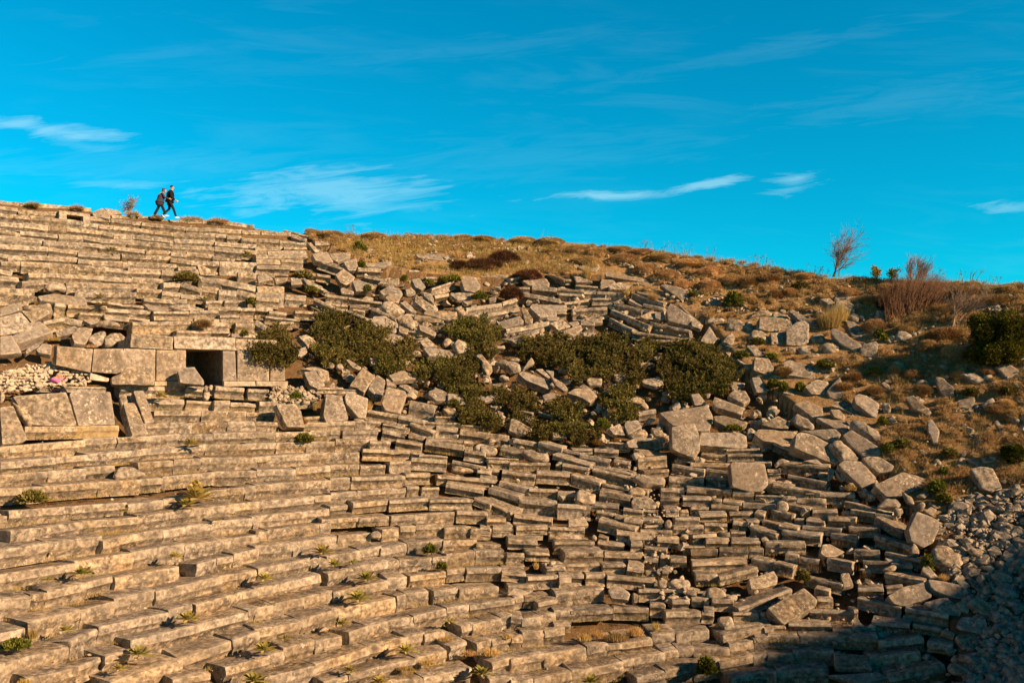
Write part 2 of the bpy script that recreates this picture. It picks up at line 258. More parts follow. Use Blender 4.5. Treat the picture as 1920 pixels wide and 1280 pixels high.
"B0,210,90,200,220,270,200,330,80,330,0,300;B510,290,580,260,840,330,830,400,690,400,570,360;B1150,830,1180,740,1400,790,1390,910,1300,910,1160,890;F1060,1120,1250,1070,1310,1180,1060,1190;B1850,570,1920,560,1960,620,1870,640"),
(1180,820,6.4,
"100,250,450,225,130;180,390,480,370,130;510,320,900,385,120;580,165,780,230,80;860,195,1170,210,70;1175,200,1605,195,75;860,100,1160,120,80;1165,140,1575,130,55;730,285,1220,295,100;1420,285,1710,290,50;915,360,1205,400,120;470,460,900,470,130;920,470,1230,490,120;1650,380,1815,380,140;1720,540,1960,590,80;380,610,670,610,100;690,595,1230,620,110;1240,640,1500,650,110;1510,670,2000,690,80;370,720,600,740,90;640,730,990,740,90;1010,730,1110,730,60;1120,750,1345,780,70;1360,765,1750,790,130;0,870,155,880,90;160,860,350,880,90;440,860,600,860,80;610,870,720,870,60;740,820,965,820,110;980,810,1310,840,120;1200,900,1490,890,110;1500,900,1620,920,90;1690,870,1960,940,110;540,950,840,940,110;850,945,1175,935,80;-60,960,155,990,110;165,985,400,985,70;1580,990,1960,1080,110;900,1020,1180,1030,110;1240,1000,1430,1010,110;1430,1020,1570,1010,70;200,1050,410,1040,90;130,1100,520,1110,70;530,1060,890,1050,90;1450,1070,1770,1170,120;760,1150,1055,1130,120;1080,1125,1215,1125,110;1220,1135,1400,1140,90;1830,1110,1960,1110,130;0,1160,320,1160,120;330,1190,600,1195,90;920,1240,1200,1245,90;1220,1245,1570,1250,80",
"F50,130,300,150,450,210,200,210;B30,180,130,165,200,210,180,250,60,250;B50,450,180,440,440,490,430,580,200,560;B0,600,100,590,210,640,190,690,0,680;30,760,60,710,260,720,340,800,320,850,40,850;B1760,760,1790,740,1920,790,1900,860,1760,880;T1210,310,1240,285,1630,310,1670,560,1590,650,1450,650,1240,590;B430,1000,480,970,520,1010,510,1080,440,1080;B630,1180,680,1170,700,1220,640,1220"),
(1460,860,6.4,
"440,400,920,410,130;320,395,440,400,70;40,480,210,475,50;215,470,570,475,130;0,505,385,590,115;400,610,715,610,130;790,500,1345,640,65;855,605,1150,650,120;1150,650,1420,680,110;0,640,170,670,120;185,710,310,715,80;320,730,550,760,60;590,710,930,720,120;1160,700,1490,880,90;280,800,750,840,80;0,790,230,840,40;840,820,1230,820,110;40,860,510,920,130;620,880,935,920,140;1140,920,1600,1060,130;0,1010,330,1020,110;900,1100,1220,1110,130;1280,1120,1730,1220,100",
"1150,310,1280,250,1500,150,1780,240,1780,330,1640,370,1480,440,1300,450;B1190,570,1290,460,1430,480,1490,570,1400,590;B1580,1080,1620,990,1700,1100,1680,1180,1600,1150;510,1130,530,1020,620,1020,800,1110,680,1170,560,1170;1400,600,1480,590,1500,650,1430,680;T1560,850,1665,625,1925,730,1925,850,1860,1010,1750,1070,1600,990;B740,170,800,130,840,190,800,260,750,230;B820,290,890,280,940,350,850,340;B650,100,700,150,790,270,720,240;B1380,580,1470,600,1480,690,1430,700;B1660,530,1740,500,1780,560,1700,610;1750,620,1830,570,1900,610,1850,680;1800,510,1850,530,1920,590,1890,600;B1470,380,1600,450,1650,560,1540,520;B1640,440,1800,370,1820,430,1740,480"),
(760,960,6.4,
"-50,170,125,165,150;135,150,465,140,145;480,180,780,165,135;790,190,1030,195,120;1060,180,1320,180,140;1340,180,1680,185,140;1720,165,1960,165,160;35,370,450,325,145;460,340,850,330,135;860,370,1140,390,80;1230,330,1590,345,115;-60,570,320,545,150;330,545,495,530,135;500,505,830,465,160;850,465,1185,455,160;1220,470,1435,470,155;1450,480,1730,490,100;60,760,480,710,150;510,690,710,665,145;740,670,1150,660,150;1160,690,1450,720,100;1690,660,1920,650,100;1460,760,1830,740,155;1840,790,2000,780,140;1230,860,1540,850,110;0,960,280,930,180;350,940,630,900,150;660,920,1120,890,130;780,1100,1310,1030,150;1320,1020,1420,1000,150;1430,1000,1580,995,140;1600,1080,1820,1030,110;1815,960,2000,950,140;500,1140,770,1100,150",
"1220,990,1310,910,1520,960,1400,1000;B1650,600,1700,590,1710,650,1660,650;B1720,580,1790,560,1820,620,1740,640"),
(1040,980,6.4,
"520,150,640,170,60;740,120,1215,160,135;1230,170,1500,190,95;0,225,490,225,145;515,220,840,260,110;910,255,1060,265,100;1080,280,1350,310,110;1540,265,1810,265,80;1815,220,1960,220,90;120,370,590,360,120;600,370,1065,380,120;1080,410,1250,430,120;1270,385,1380,385,150;1390,430,1590,430,90;1630,330,1960,320,150;-20,520,555,490,110;570,505,860,500,95;870,530,1070,560,80;1100,560,1280,560,100;1290,590,1370,590,70;50,640,355,640,160;370,620,610,620,140;630,625,1200,670,135;20,840,585,770,155;1010,790,1570,790,150;1570,840,1700,870,60;200,1060,700,1030,125;710,985,1135,1005,145;0,1050,215,1050,155;1145,950,1330,960,150;1330,900,1395,930,120;1410,940,1625,940,110;1650,930,1860,930,105;1870,910,2000,920,120;1330,1075,1760,1070,155;1760,1070,1910,1090,135;0,1220,190,1230,70",
"B440,190,455,120,520,160,510,200;B1240,680,1310,655,1370,700,1350,770,1260,770;B1380,700,1450,660,1620,680,1640,760,1560,790,1440,770;640,800,680,745,790,750,910,850,880,920,680,900;940,830,1000,860,990,960,950,950;B1760,850,1840,760,1920,770,1920,900,1840,900;B1020,740,1060,720,1100,750,1080,780"),
(1320,1000,6.4,
"20,95,290,95,80;320,90,675,95,70;185,145,530,160,140;540,170,720,180,115;740,120,1225,120,135;970,240,1140,260,150;1150,270,1385,300,160;-150,350,520,320,145;-100,500,165,490,130;570,280,840,330,110;840,330,1080,390,140;180,520,650,400,105;90,800,360,810,135;0,780,70,790,100;390,880,1040,640,115;1200,490,1670,600,115;1480,280,1790,340,140;1310,680,1500,720,85;1360,790,1560,790,100;1260,900,1850,920,165;350,960,660,955,100;660,950,850,960,100;250,1130,720,1100,125;720,1100,980,1090,95;1010,1070,1530,1080,125;1540,1130,1900,1140,85;620,1230,1130,1220,65;0,950,125,960,110",
"540,540,840,440,885,520,880,600,700,660,570,670;B40,640,100,625,200,650,280,730,240,780,60,760;B250,750,370,715,430,770,360,800;G760,890,1200,640,1365,790,1345,860,965,1090,900,1040;F1640,480,1740,470,1800,620,1680,640;B160,1000,330,980,360,1040,380,1110,250,1120,170,1060;B570,700,650,660,670,710,600,740"),
(1600,1020,6.4,
"110,205,450,210,135;450,230,715,240,115;380,340,860,430,125;400,510,600,490,85;50,500,360,500,165;40,640,570,760,125;620,760,1145,850,145;210,920,680,970,130;700,940,1050,1010,95;0,800,60,790,160;310,1160,830,1100,120;0,1100,280,1090,120;890,1180,1180,1220,95",
"820,310,870,215,1030,410,930,410;B930,180,960,50,1060,10,1200,20,1320,160,1310,270,1220,340,1000,250;B340,300,430,260,510,230,540,300,440,330;900,410,1100,440,1270,480,1340,580,1300,660,1100,600,950,540;410,620,600,510,880,440,960,550,940,630,620,740,500,710;850,690,1060,640,1130,640,1310,790,1280,860,1100,830,880,740;1220,420,1290,400,1420,510,1300,520;1230,700,1330,670,1400,720,1380,830,1290,790;1370,690,1500,625,1760,780,1720,860,1560,850;F1230,960,1310,855,1430,870,1550,990,1540,1080,1300,1010;F1050,1040,1110,1010,1220,1070,1200,1110;F1230,1090,1440,1070,1540,1150,1570,1250,1330,1240;F0,930,60,920,200,1010,0,1020;B1370,60,1450,20,1590,80,1570,170,1450,130;1650,370,1700,340,1920,420,1900,460,1720,430;B1540,500,1690,450,1720,580,1560,600;B1540,350,1640,330,1630,380"),
(1440,900,3.369,
"0,975,190,985,82;200,980,450,980,78;450,982,690,985,78;705,1015,980,990,82;0,1090,160,1090,82;160,1075,415,1080,88;640,1110,960,1080,105;0,1205,55,1210,75;60,1200,380,1185,95;760,1230,1110,1160,105",
"F415,1080,620,1100,660,1190,420,1180;F380,1230,700,1210,770,1240,600,1290;B1130,1160,1180,1140,1270,1190,1260,1230,1150,1210"),
(1440,600,4,
"1800,1110,1920,1090,65",
"1520,1110,1590,1095,1690,1110,1760,1260,1690,1290,1600,1260;B845,620,920,615,935,690,870,690;B890,730,940,725,980,770,910,780;1030,580,1090,560,1230,690,1200,720,1080,660;1195,750,1230,735,1290,830,1270,930,1240,920,1200,830;B1100,460,1160,440,1250,490,1230,520,1130,500;1255,420,1310,430,1400,510,1390,560,1310,560,1270,500;B1430,400,1560,390,1670,430,1640,460,1560,470;1710,350,1790,320,1910,390,1800,440;1425,600,1550,575,1555,670,1430,650;B1570,650,1690,570,1720,640,1650,660;B1785,700,1830,700,1900,760,1870,775;1700,760,1720,750,1780,840,1740,830;850,470,880,460,930,530,880,510;B1410,1050,1450,1020,1490,1040,1480,1080;B1490,1040,1540,1025,1600,1075,1560,1090;B1590,1030,1640,1020,1720,1060,1620,1070;B1230,1050,1260,1030,1310,1070,1280,1090;B1120,970,1150,965,1230,1010,1160,1020"),
(0,340,4,
"0,140,60,150,40;60,150,255,165,40;270,165,680,200,50;840,250,1020,255,40;1040,260,1190,270,40;1195,275,1345,290,45;1350,285,1515,285,50;1520,285,1675,300,50;1680,295,1905,325,50;0,185,130,200,45;135,205,360,225,45;365,225,520,225,50;635,255,830,270,50;835,275,1060,300,50;1065,305,1390,340,50;1400,345,1640,350,40;1645,350,1815,360,50;1820,365,1920,370,50;0,235,220,260,50;230,255,525,285,50;530,285,735,320,55;740,320,1045,350,50;1050,355,1300,385,50;1305,380,1615,390,60;1620,395,1700,400,50;1705,405,1810,410,50;1815,420,1920,430,50;0,305,165,315,50;175,305,360,330,70;365,330,500,345,60;505,345,770,370,50;770,370,850,390,50;855,390,1000,400,60;1000,400,1310,430,55;1310,430,1610,440,50;1615,450,1860,470,50;1865,470,1920,475,50;0,350,150,390,50;150,370,430,395,55;440,395,620,405,60;625,405,750,430,60;755,430,960,440,55;960,440,1290,470,60;1290,475,1605,490,50;1610,490,1815,510,60;1820,510,1920,520,50;0,400,330,430,60;330,440,620,460,60;620,460,750,470,50;750,470,1090,510,50;1095,515,1280,520,50;1285,530,1400,540,50;1405,530,1600,550,50;1600,560,1760,580,30;0,470,360,490,60;370,490,590,520,60;590,530,900,550,60;915,545,1280,560,60;1285,570,1430,590,50;1435,590,1640,600,60;0,540,60,550,40;60,550,190,560,50;200,550,580,570,60;590,580,690,590,50;690,590,960,600,60;960,600,1320,620,50;1340,640,1490,640,40;1650,600,1920,610,80;10,600,150,600,50;160,600,365,610,60;370,610,790,640,80;795,640,960,660,60;965,650,1205,660,70;1215,665,1495,690,80;1790,675,1920,690,70;0,660,90,680,50;0,710,140,720,60;215,685,340,690,50;345,685,540,700,60;540,695,780,710,60;780,710,985,725,60;990,715,1220,730,60;1225,755,1355,750,70;1365,755,1510,800,70;1495,710,1670,730,70;1675,730,1920,780,80;170,750,330,740,60;505,755,1020,770,70;1030,800,1210,810,50;1220,825,1360,835,50;1360,840,1470,850,60;1520,780,1640,800,80;1645,810,1770,820,70;1780,810,1920,850,80;0,800,260,810,100;560,830,1020,830,60;1085,870,1305,890,50;1310,875,1400,885,50;1470,850,1550,860,40;1550,880,1680,880,60;1690,890,1900,890,60;640,880,1080,930,60;410,910,500,920,100;500,920,800,930,70;805,940,1140,960,70;1145,965,1415,970,60;1420,970,1640,975,60;1550,940,1800,940,50;1805,955,1920,955,60;600,980,770,990,60;780,990,970,1010,70;970,1005,1130,1030,50;1145,1010,1440,1020,50;1450,1025,1640,1030,40;1645,1000,1790,1000,40;1650,1030,1900,1025,40;320,1040,480,1010,70;480,1015,620,1050,70;1000,1055,1440,1050,80;1450,1050,1735,1060,80;1770,1055,1920,1055,90;1325,1115,1590,1120,60;1595,1120,1725,1120,60;1735,1145,1920,1150,40;165,970,370,970,50;1930,785,2130,785,90;1925,830,2130,835,85;2140,840,2300,850,75;1920,670,2060,695,60;1925,625,2170,630,50;1925,585,2100,590,60;2110,585,2280,595,60;1920,550,2300,540,50;1920,515,2000,518,50;2010,520,2290,520,60;1920,490,2100,490,40;2125,495,2300,495,40;1920,425,2090,435,45;2100,435,2300,450,50;1920,370,1950,375,50;1965,370,2180,380,55;2190,400,2300,430,45;1925,865,2090,880,50;1920,930,2050,940,80;2020,960,2150,980,40;2210,960,2440,970,50;1990,1010,2250,1040,45;1920,1040,2000,1090,80;2090,1055,2200,1055,30;1920,1185,2180,1190,35",
"690,230,770,200,830,240,820,280,700,260;780,200,880,215,920,240,830,250;1480,620,1520,630,1640,690,1610,705,1500,700;B340,770,400,750,490,760,505,810,350,810;F280,860,400,840,640,870,660,920,560,930,300,890;F1270,930,1420,920,1540,960,1380,970;F1080,920,1230,940,1270,970,1120,960;B170,930,260,920,380,910,410,990,250,970;B690,1060,790,1040,860,1050,910,1080,830,1075;415,1120,560,1080,600,1110,580,1130,430,1165;540,1150,590,1095,700,1100,690,1140,640,1220,560,1210;B660,1160,740,1120,800,1120,790,1200,720,1225;B780,1160,830,1130,940,1150,950,1190,900,1225,790,1215;0,950,160,905,170,960,0,1010;0,1020,160,980,240,1080,250,1110,0,1160;90,1160,240,1050,310,1050,400,1130,130,1215;0,1160,90,1150,170,1280,0,1300;160,970,360,965,380,990,240,1060;190,1270,270,1210,300,1230,200,1290;1930,710,2010,700,2050,730,1940,760;2060,725,2160,720,2150,750,2070,770;2180,720,2270,720,2270,770,2185,775;2270,720,2420,790,2430,820,2300,770;B1420,660,1480,650,1500,700,1430,700;620,1040,680,1030,760,1060,680,1070"),
(0,600,4,
"270,490,800,500,35;900,500,1230,500,85;1190,475,1400,475,105;1400,490,1525,510,75;1620,500,1840,515,85;1860,520,2020,525,80;1110,590,1395,595,80;1400,595,1595,605,75;1600,610,1720,610,70;1725,620,1920,625,60;1950,610,2180,605,75;2185,605,2380,600,50;1160,680,1510,680,75;1515,680,1850,685,70;1855,690,2060,690,60;1090,775,1270,770,80;1275,765,1440,765,70;1440,765,1700,760,75;1710,760,1920,760,80;1920,760,2085,765,70;190,800,570,795,85;575,795,890,790,85;-50,950,75,940,90;75,940,630,895,105;635,890,880,875,100;885,880,1120,870,95;1125,865,1340,850,95;1345,850,1600,850,95;1605,845,1920,835,90;1920,835,2070,845,85;2075,838,2440,830,85;10,1060,420,1025,105;425,1025,660,1005,105;665,1005,1060,970,100;1065,965,1540,930,100;1545,930,1850,925,95;1850,925,2070,920,95;2075,920,2300,910,95;0,1160,360,1130,115;365,1130,640,1110,115;640,1105,860,1090,110;1040,1065,1310,1045,105;1310,1045,1505,1035,100;1510,1030,1930,1025,95;1935,1025,2000,1020,95;2000,1015,2320,1000,95;0,1260,330,1245,115;335,1245,740,1215,110;745,1210,1050,1195,105;1055,1190,1220,1180,100;1225,1170,1610,1135,90;1615,1130,1930,1125,100;1935,1120,2220,1120,100;2225,1105,2330,1100,100",
"270,220,320,175,390,185,385,260,290,240;W830,430,900,400,950,345,1150,345,1160,490,840,480;W1335,380,1380,350,1460,350,1530,450,1530,490,1350,470;400,270,500,250,535,330,430,350;L90,570,500,535,580,790,390,790,240,780;B90,600,230,700,240,790,180,740;L520,550,600,510,650,530,830,535,870,780,590,790;L0,650,100,640,210,890,150,920,20,930;925,620,1010,615,1115,850,990,860;1000,530,1080,525,1155,760,1090,770;B900,560,990,535,1050,600,910,640;B0,520,40,560,30,610,0,620;B1530,490,1555,480,1560,530,1530,530;B1570,480,1600,480,1595,525,1565,520;B1525,540,1580,535,1575,590,1530,590;B850,1160,900,1090,1020,1100,1110,1160,860,1190;T2070,630,2215,625,2260,680,2290,805,2155,800"),
(0,900,3.369,
"0,225,50,220,65;60,190,800,135,95;810,150,1030,120,95;1035,115,1200,90,85;1210,75,1540,45,95;1550,40,1617,30,90;75,320,520,260,105;520,255,880,230,95;865,225,1220,185,105;1220,180,1480,150,105;1480,145,1630,130,100;0,440,300,395,115;300,390,640,350,115;655,380,870,335,105;870,330,1030,310,105;1035,315,1340,265,105;1340,255,1590,240,95;1595,230,1630,220,100;0,590,480,520,115;480,510,845,455,120;845,445,1170,400,115;1175,405,1450,370,105;1450,365,1630,340,105;0,745,195,735,140;195,720,300,710,100;300,700,555,650,115;555,640,710,600,95;730,610,1130,540,115;1240,530,1370,490,95;1370,490,1470,470,85;1480,460,1630,430,95;0,960,160,930,120;190,890,515,810,135;515,810,720,760,135;730,750,980,690,120;990,700,1400,600,115;1405,600,1617,560,95;0,1160,430,1050,150;450,1010,620,930,135;630,920,1070,830,125;1070,820,1210,780,105;1240,780,1530,700,115;1530,700,1630,680,100;180,1250,500,1180,135;500,1180,660,1110,105;670,1110,820,1070,105;830,1010,1260,910,125;1265,905,1570,830,115;1575,820,1640,800,85;700,1270,1150,1130,135;1160,1120,1480,1010,125;1480,1000,1640,950,110;1100,1260,1330,1220,80;1430,1180,1700,1110,125",
""),
(480,900,3.369,
"0,30,100,25,80;105,20,275,10,95;280,10,470,0,95;0,135,370,100,95;375,95,470,90,85;0,225,460,180,95;0,320,75,320,90;80,310,400,275,105;400,275,470,255,100;0,420,235,395,105;240,395,515,350,105;520,345,725,330,95;800,310,900,300,95;20,560,165,530,105;165,530,350,490,105;350,490,655,440,115;660,440,790,420,105;790,430,950,400,95;0,680,240,630,115;245,625,410,590,115;460,590,700,530,105;700,530,835,510,105;835,510,900,505,105;0,800,105,780,125;110,780,305,740,125;305,735,480,695,125;490,700,830,630,115;830,620,950,610,110;0,940,140,920,130;140,920,290,890,125;290,880,520,810,125;520,810,880,740,125;890,730,940,715,110;0,1120,175,1075,125;175,1060,370,1010,125;380,1010,540,980,115;590,960,710,920,115;715,920,840,885,115;840,885,1000,860,115;1000,855,1200,810,105;60,1240,380,1165,125;380,1160,715,1050,115;715,1045,950,990,105;950,990,1065,960,105;1070,970,1190,950,105;1300,920,1370,900,95;1370,905,1450,890,105;1455,890,1545,870,95;1550,860,1617,840,100;440,1270,590,1225,85;590,1220,870,1150,95;870,1150,1010,1120,85;1010,1120,1210,1075,85;1230,1060,1340,1020,85;1400,1030,1490,1000,85;1490,1000,1617,970,95;820,1265,1050,1250,75;1060,1240,1360,1180,95;1490,1150,1617,1110,100;1480,1260,1617,1240,80",
"B720,330,760,310,800,330,790,365,730,360"),
(960,900,3.369,
"0,860,65,865,75;65,870,180,855,105;185,850,270,835,95;0,980,65,975,105;70,960,200,950,105;210,950,330,930,115;0,1130,200,1090,95;205,1090,470,1050,115;475,1050,600,1030,105;600,1040,690,1030,65;695,1030,885,1005,85;890,975,1035,960,105;1040,965,1240,940,125;1330,980,1590,920,105;1590,930,1650,920,95;0,1265,130,1250,75;140,1250,370,1200,105;380,1200,500,1180,125;510,1180,700,1140,115;700,1140,770,1125,95;775,1120,960,1085,115;960,1085,1045,1070,105;1050,1070,1150,1060,105;1150,1060,1370,1065,105;1375,1030,1520,1010,105;1525,1000,1617,990,95;790,1240,970,1200,105;970,1200,1145,1160,115;1150,1160,1310,1130,115;1315,1150,1520,1110,105;1525,1110,1630,1090,105;1390,1250,1480,1225,65;1480,1230,1630,1205,85",
""),
]
# (rows joined across the survey edge)
# lintel course standing on the doorway wall, in photo pixels
JOIN = "575,828,596,827,22;580,850,619,848,22;583,875,619,872,22;582,806,622,805,18"
LINTEL = "245,626,325,631,25;326,631,442,635,24;443,634,520,637,22"
# orthostats of the doorway wall: quads in photo pixels
WALL = ["107,648,175,654,170,698,105,684","176,654,231,653,236,702,172,697","232,653,292,655,291,714,225,708","293.5,656,349,656,349,714,293.5,714","418,657.5,441,657.5,444,714,418,714","445.5,657,505,658,505,714,445.5,714","507,660,533,664,535,714,507,714"]
PLINTH = ["170,699,205,709,204,716,168,712","290,714.5,349,714.5,349,723,290,723","420,714.5,478,714.5,480,724,420,724","480.5,714.5,540,714.5,540,724,480.5,724"]
# prostrate junipers: x,y,rx,ry in photo pixels
JUNIPER = "515,655,38,20;520,625,28,14;610,605,30,15;645,610,40,18;655,640,42,28;612,650,22,16;682,655,36,22;640,672,32,14;740,655,34,17;702,622,26,17;732,680,30,13;880,615,40,18;902,632,32,18;905,655,22,9;835,682,20,12;790,692,15,13;850,702,26,16;882,680,22,10;870,722,35,16;900,737,35,13;960,740,35,13;985,755,22,11;1040,640,30,12;1010,660,35,16;1065,660,45,20;1102,650,40,17;1140,650,36,19;1162,665,30,15;1002,640,22,10;1080,692,22,13;1240,650,26,12;1300,665,45,24;1270,690,27,30;1310,700,40,27;1342,690,36,24;1292,733,30,16;1350,720,20,13;1180,700,26,14;1172,735,18,14;1150,747,22,11;1170,767,26,12;1030,760,22,10;1062,772,30,14;892,777,30,13;922,790,22,8;1022,805,27,13;1062,800,36,14;1092,813,30,12;870,770,22,13;980,788,24,9;1205,655,30,14;1125,690,22,12"
# rosettes of mullein on the seats: x,y,size
MULLEIN = "365,925,24;345,943,13;145,1072,14;80,1086,9;320,1042,10;345,1156,16;112,1180,10;250,1222,16;213,1252,10;468,1270,16;600,1031,14;622,1056,10;655,1052,9;683,1080,15;668,1117,17;490,1082,12;635,1166,11;525,1194,9;488,1212,16;756,1215,13;838,1162,9;650,1253,10;900,1256,15;705,1274,14;1105,1272,14;225,957,9;355,830,13;298,742,11;205,469,9;185,556,9;190,571,9;462,480,10;380,562,8;1030,470,8;400,975,6;430,965,6"
# small leafy green shrubs and herbs
GREEN = "60,933,24,10,0;570,822,16,8,1;350,520,24,9,0;30,1209,20,6,1;806,1030,9,8,1;828,1062,7,5,1;1375,562,16,16,1;672,462,7,9,1;682,465,6,6,1;678,495,6,7,1;690,541,5,6,1;583,543,12,7,1;568,517,20,8,0;850,522,14,7,1;830,525,9,6,1;900,555,14,9,1;805,530,8,6,1;758,522,5,7,1;555,742,8,7,1;850,756,9,7,1;1130,795,14,10,1;1375,803,16,6,1;1545,682,12,7,1;1558,686,7,5,1;1640,696,14,7,1;1470,726,8,9,1;1500,725,7,8,1;1450,719,10,8,1;1648,625,8,7,1;1658,633,6,6,1;1420,640,14,6,0;1448,668,10,6,1;1300,552,8,6,1;1500,535,14,7,0;1758,914,13,12,1;1770,935,11,8,1;1665,842,10,9,1;1690,832,16,9,0;1780,850,14,9,0;1655,790,8,8,1;1390,665,14,6,1;1740,1056,6,12,1;1325,1250,12,16,1;470,566,8,7,1;458,625,5,5,1;1505,1080,10,10,0;1820,735,12,7,0;1890,733,14,8,0;1760,628,8,6,0;1770,885,8,6,1"
# tufts of straw grass: x,y,w,h
STRAW = "1555,612,36,44;1575,600,26,34;1100,520,14,34;1112,500,16,28;690,765,13,18;1225,560,16,20;1175,550,10,16;1155,1195,46,16;1190,1185,30,18;1095,1195,26,14;1120,1190,24,16;920,1222,34,14;880,1222,30,10;800,1240,30,10;760,1250,34,8;835,1195,30,8;1770,1082,20,12;1595,915,20,14;855,480,20,16;790,478,26,14;700,490,20,10;830,500,24,10;590,765,8,16;1410,810,20,8;1120,830,18,12;1155,825,16,9;570,790,12,12;670,535,12,14;760,525,12,12;1480,660,20,8;1185,775,26,10;1150,770,20,9;1300,735,30,6;1355,760,12,10;45,1278,22,14;60,1190,14,20;1005,1062,7,14;950,1190,22,8;1230,1175,10,16;1680,910,22,14;1650,925,16,10;840,765,10,8;100,635,24,9;170,648,20,7;600,705,10,7;1860,660,14,8;1690,590,14,8;1740,600,16,10"
# brown cushion shrubs: x,y,rx,ry,dark
CUSHION = "1785,655,30,15,0;1740,645,24,16,0;1838,668,24,9,0;1710,697,20,11,0;1680,690,18,9,0;1640,605,26,12,0;1700,612,24,9,0;1770,622,36,12,1;1630,558,22,9,0;1480,545,20,8,0;1455,550,16,8,1;1410,560,14,7,0;1545,557,14,7,0;1510,515,20,7,1;945,478,36,14,2;905,492,44,12,2;960,545,26,14,2;990,512,30,10,2;860,495,20,10,2;1095,485,28,10,1;1120,470,32,10,0;1080,465,30,9,0;1030,450,30,8,1;980,448,26,7,1;905,446,24,6,1;868,444,20,5,1;700,440,24,6,1;620,437,26,8,1;1170,480,32,12,0;1210,500,30,11,0;1250,510,30,11,0;1290,490,30,9,1;1330,505,30,10,0;1370,520,30,10,0;1330,530,28,9,0;1400,525,26,9,1;1280,530,22,10,0;1440,520,24,8,1;1240,478,30,8,1;1160,465,24,7,1;1200,470,24,7,1;1660,535,18,8,0;1590,545,22,9,0;1865,765,22,10,0;1895,775,20,10,0;1885,755,22,8,0;1640,730,16,8,1;1800,700,20,8,0;1850,695,16,7,0;1730,730,18,8,1;1600,705,18,8,1;1580,725,16,7,1;1470,695,16,7,1;1805,545,36,9,1;1860,560,40,9,1;1890,540,26,8,0;62,378,12,4,1;145,384,14,4,1;295,402,12,6,1;360,405,26,5,1;410,408,24,5,1;250,395,14,7,1;380,606,14,6,1"
# ------------------------------------------------------------------ terrain
SEATS = [(-400, 372), (0, 372), (330, 412), (590, 440), (640, 470), (760, 505), (870, 522), (1000, 512), (1130, 515), (1320, 590), (1400, 690), (1690, 900), (1750, 1030), (1810, 1290), (1810, 1700), (-400, 1700)]
def inside(poly, x, y):
    c = False; j = len(poly)-1
    for i in range(len(poly)):
        xi, yi = poly[i]; xj, yj = poly[j]
        if (yi > y) != (yj > y) and x < (xj-xi)*(y-yi)/(yj-yi)+xi: c = not c
        j = i
    return c
DIRT = [(1735, 990), (1800, 945), (1925, 915), (2300, 910), (2300, 1700), (1700, 1700)]
dA, dB = hit(345, 716), hit(421, 716)
th_door = sorted(math.degrees(math.atan2(p.y-CY, p.x-CX)) for p in (dA, dB))
R_WALL = (math.hypot(dA.x-CX, dA.y-CY)+math.hypot(dB.x-CX, dB.y-CY))/2
def terrain():
    ths = []
    t = -180.0
    while t < 180:
        ths.append(t); t += .4 if 44 <= t < 165 else 1.0 if -48 <= t < 44 else 3.0
    rs = [0, 4, 8, 10, 11]
    r = 12.0
    while r < 48: rs.append(r); r += .3
    while r < 62: rs.append(r); r += 1.5
    rs += [70, 85, 110, 150, 220, 400]
    V, Fc = [], []
    V.append((CX, CY, bowl(CX, CY)))
    for r in rs[1:]:
        for t in ths:
            x = CX+r*math.cos(math.radians(t)); y = CY+r*math.sin(math.radians(t))
            z = bowl(x, y)
            p = Vector((x, y, 0))
            amp = .05
            if y > 5:
                q = (960+F*x/y, HOR-F*z/y)
                if inside(SEATS, *q):
                    edge = interp([(0, 372), (330, 412), (590, 436), (700, 452)], q[0]) if q[0] < 700 else -1e3
                    z -= (.8 if q[0] < 1000 and q[1] > 830 else .9)*(.15+.85*sstep(2, 16, q[1]-edge))
                    if th_door[0]-1.4 < t < th_door[1]+4.2 and R_WALL-.1 < r < R_WALL+6.2: z -= 2.6+max(0, r-R_WALL-1.5)*.75
                else: amp = .11; z -= .14
            z += amp*(noise.noise(p*.35)+.6*noise.noise(p*1.1)+.35*noise.noise(p*2.7))
            if r > 62: z += 1.5*noise.noise(p*.03)
            V.append((x, y, z))
    n = len(ths)
    for j in range(n): Fc.append((0, 1+j, 1+(j+1) % n))
    for i in range(len(rs)-2):
        a, b = 1+i*n, 1+(i+1)*n
        for j in range(n):
            k = (j+1) % n
            Fc.append((a+j, b+j, b+k, a+k))
    o = build('hillside', V, Fc, M['ground'], smooth=180)
    o.data.materials.append(M['dirt'])
    for p in o.data.polygons:
        c = V[p.vertices[0]]
        if c[1] < 5 or inside(SEATS, 960+F*c[0]/c[1], HOR-F*c[2]/c[1]-6) or inside(DIRT, 960+F*c[0]/c[1], HOR-F*c[2]/c[1]): p.material_index = 1
    tag(o, kind='structure')
terrain()

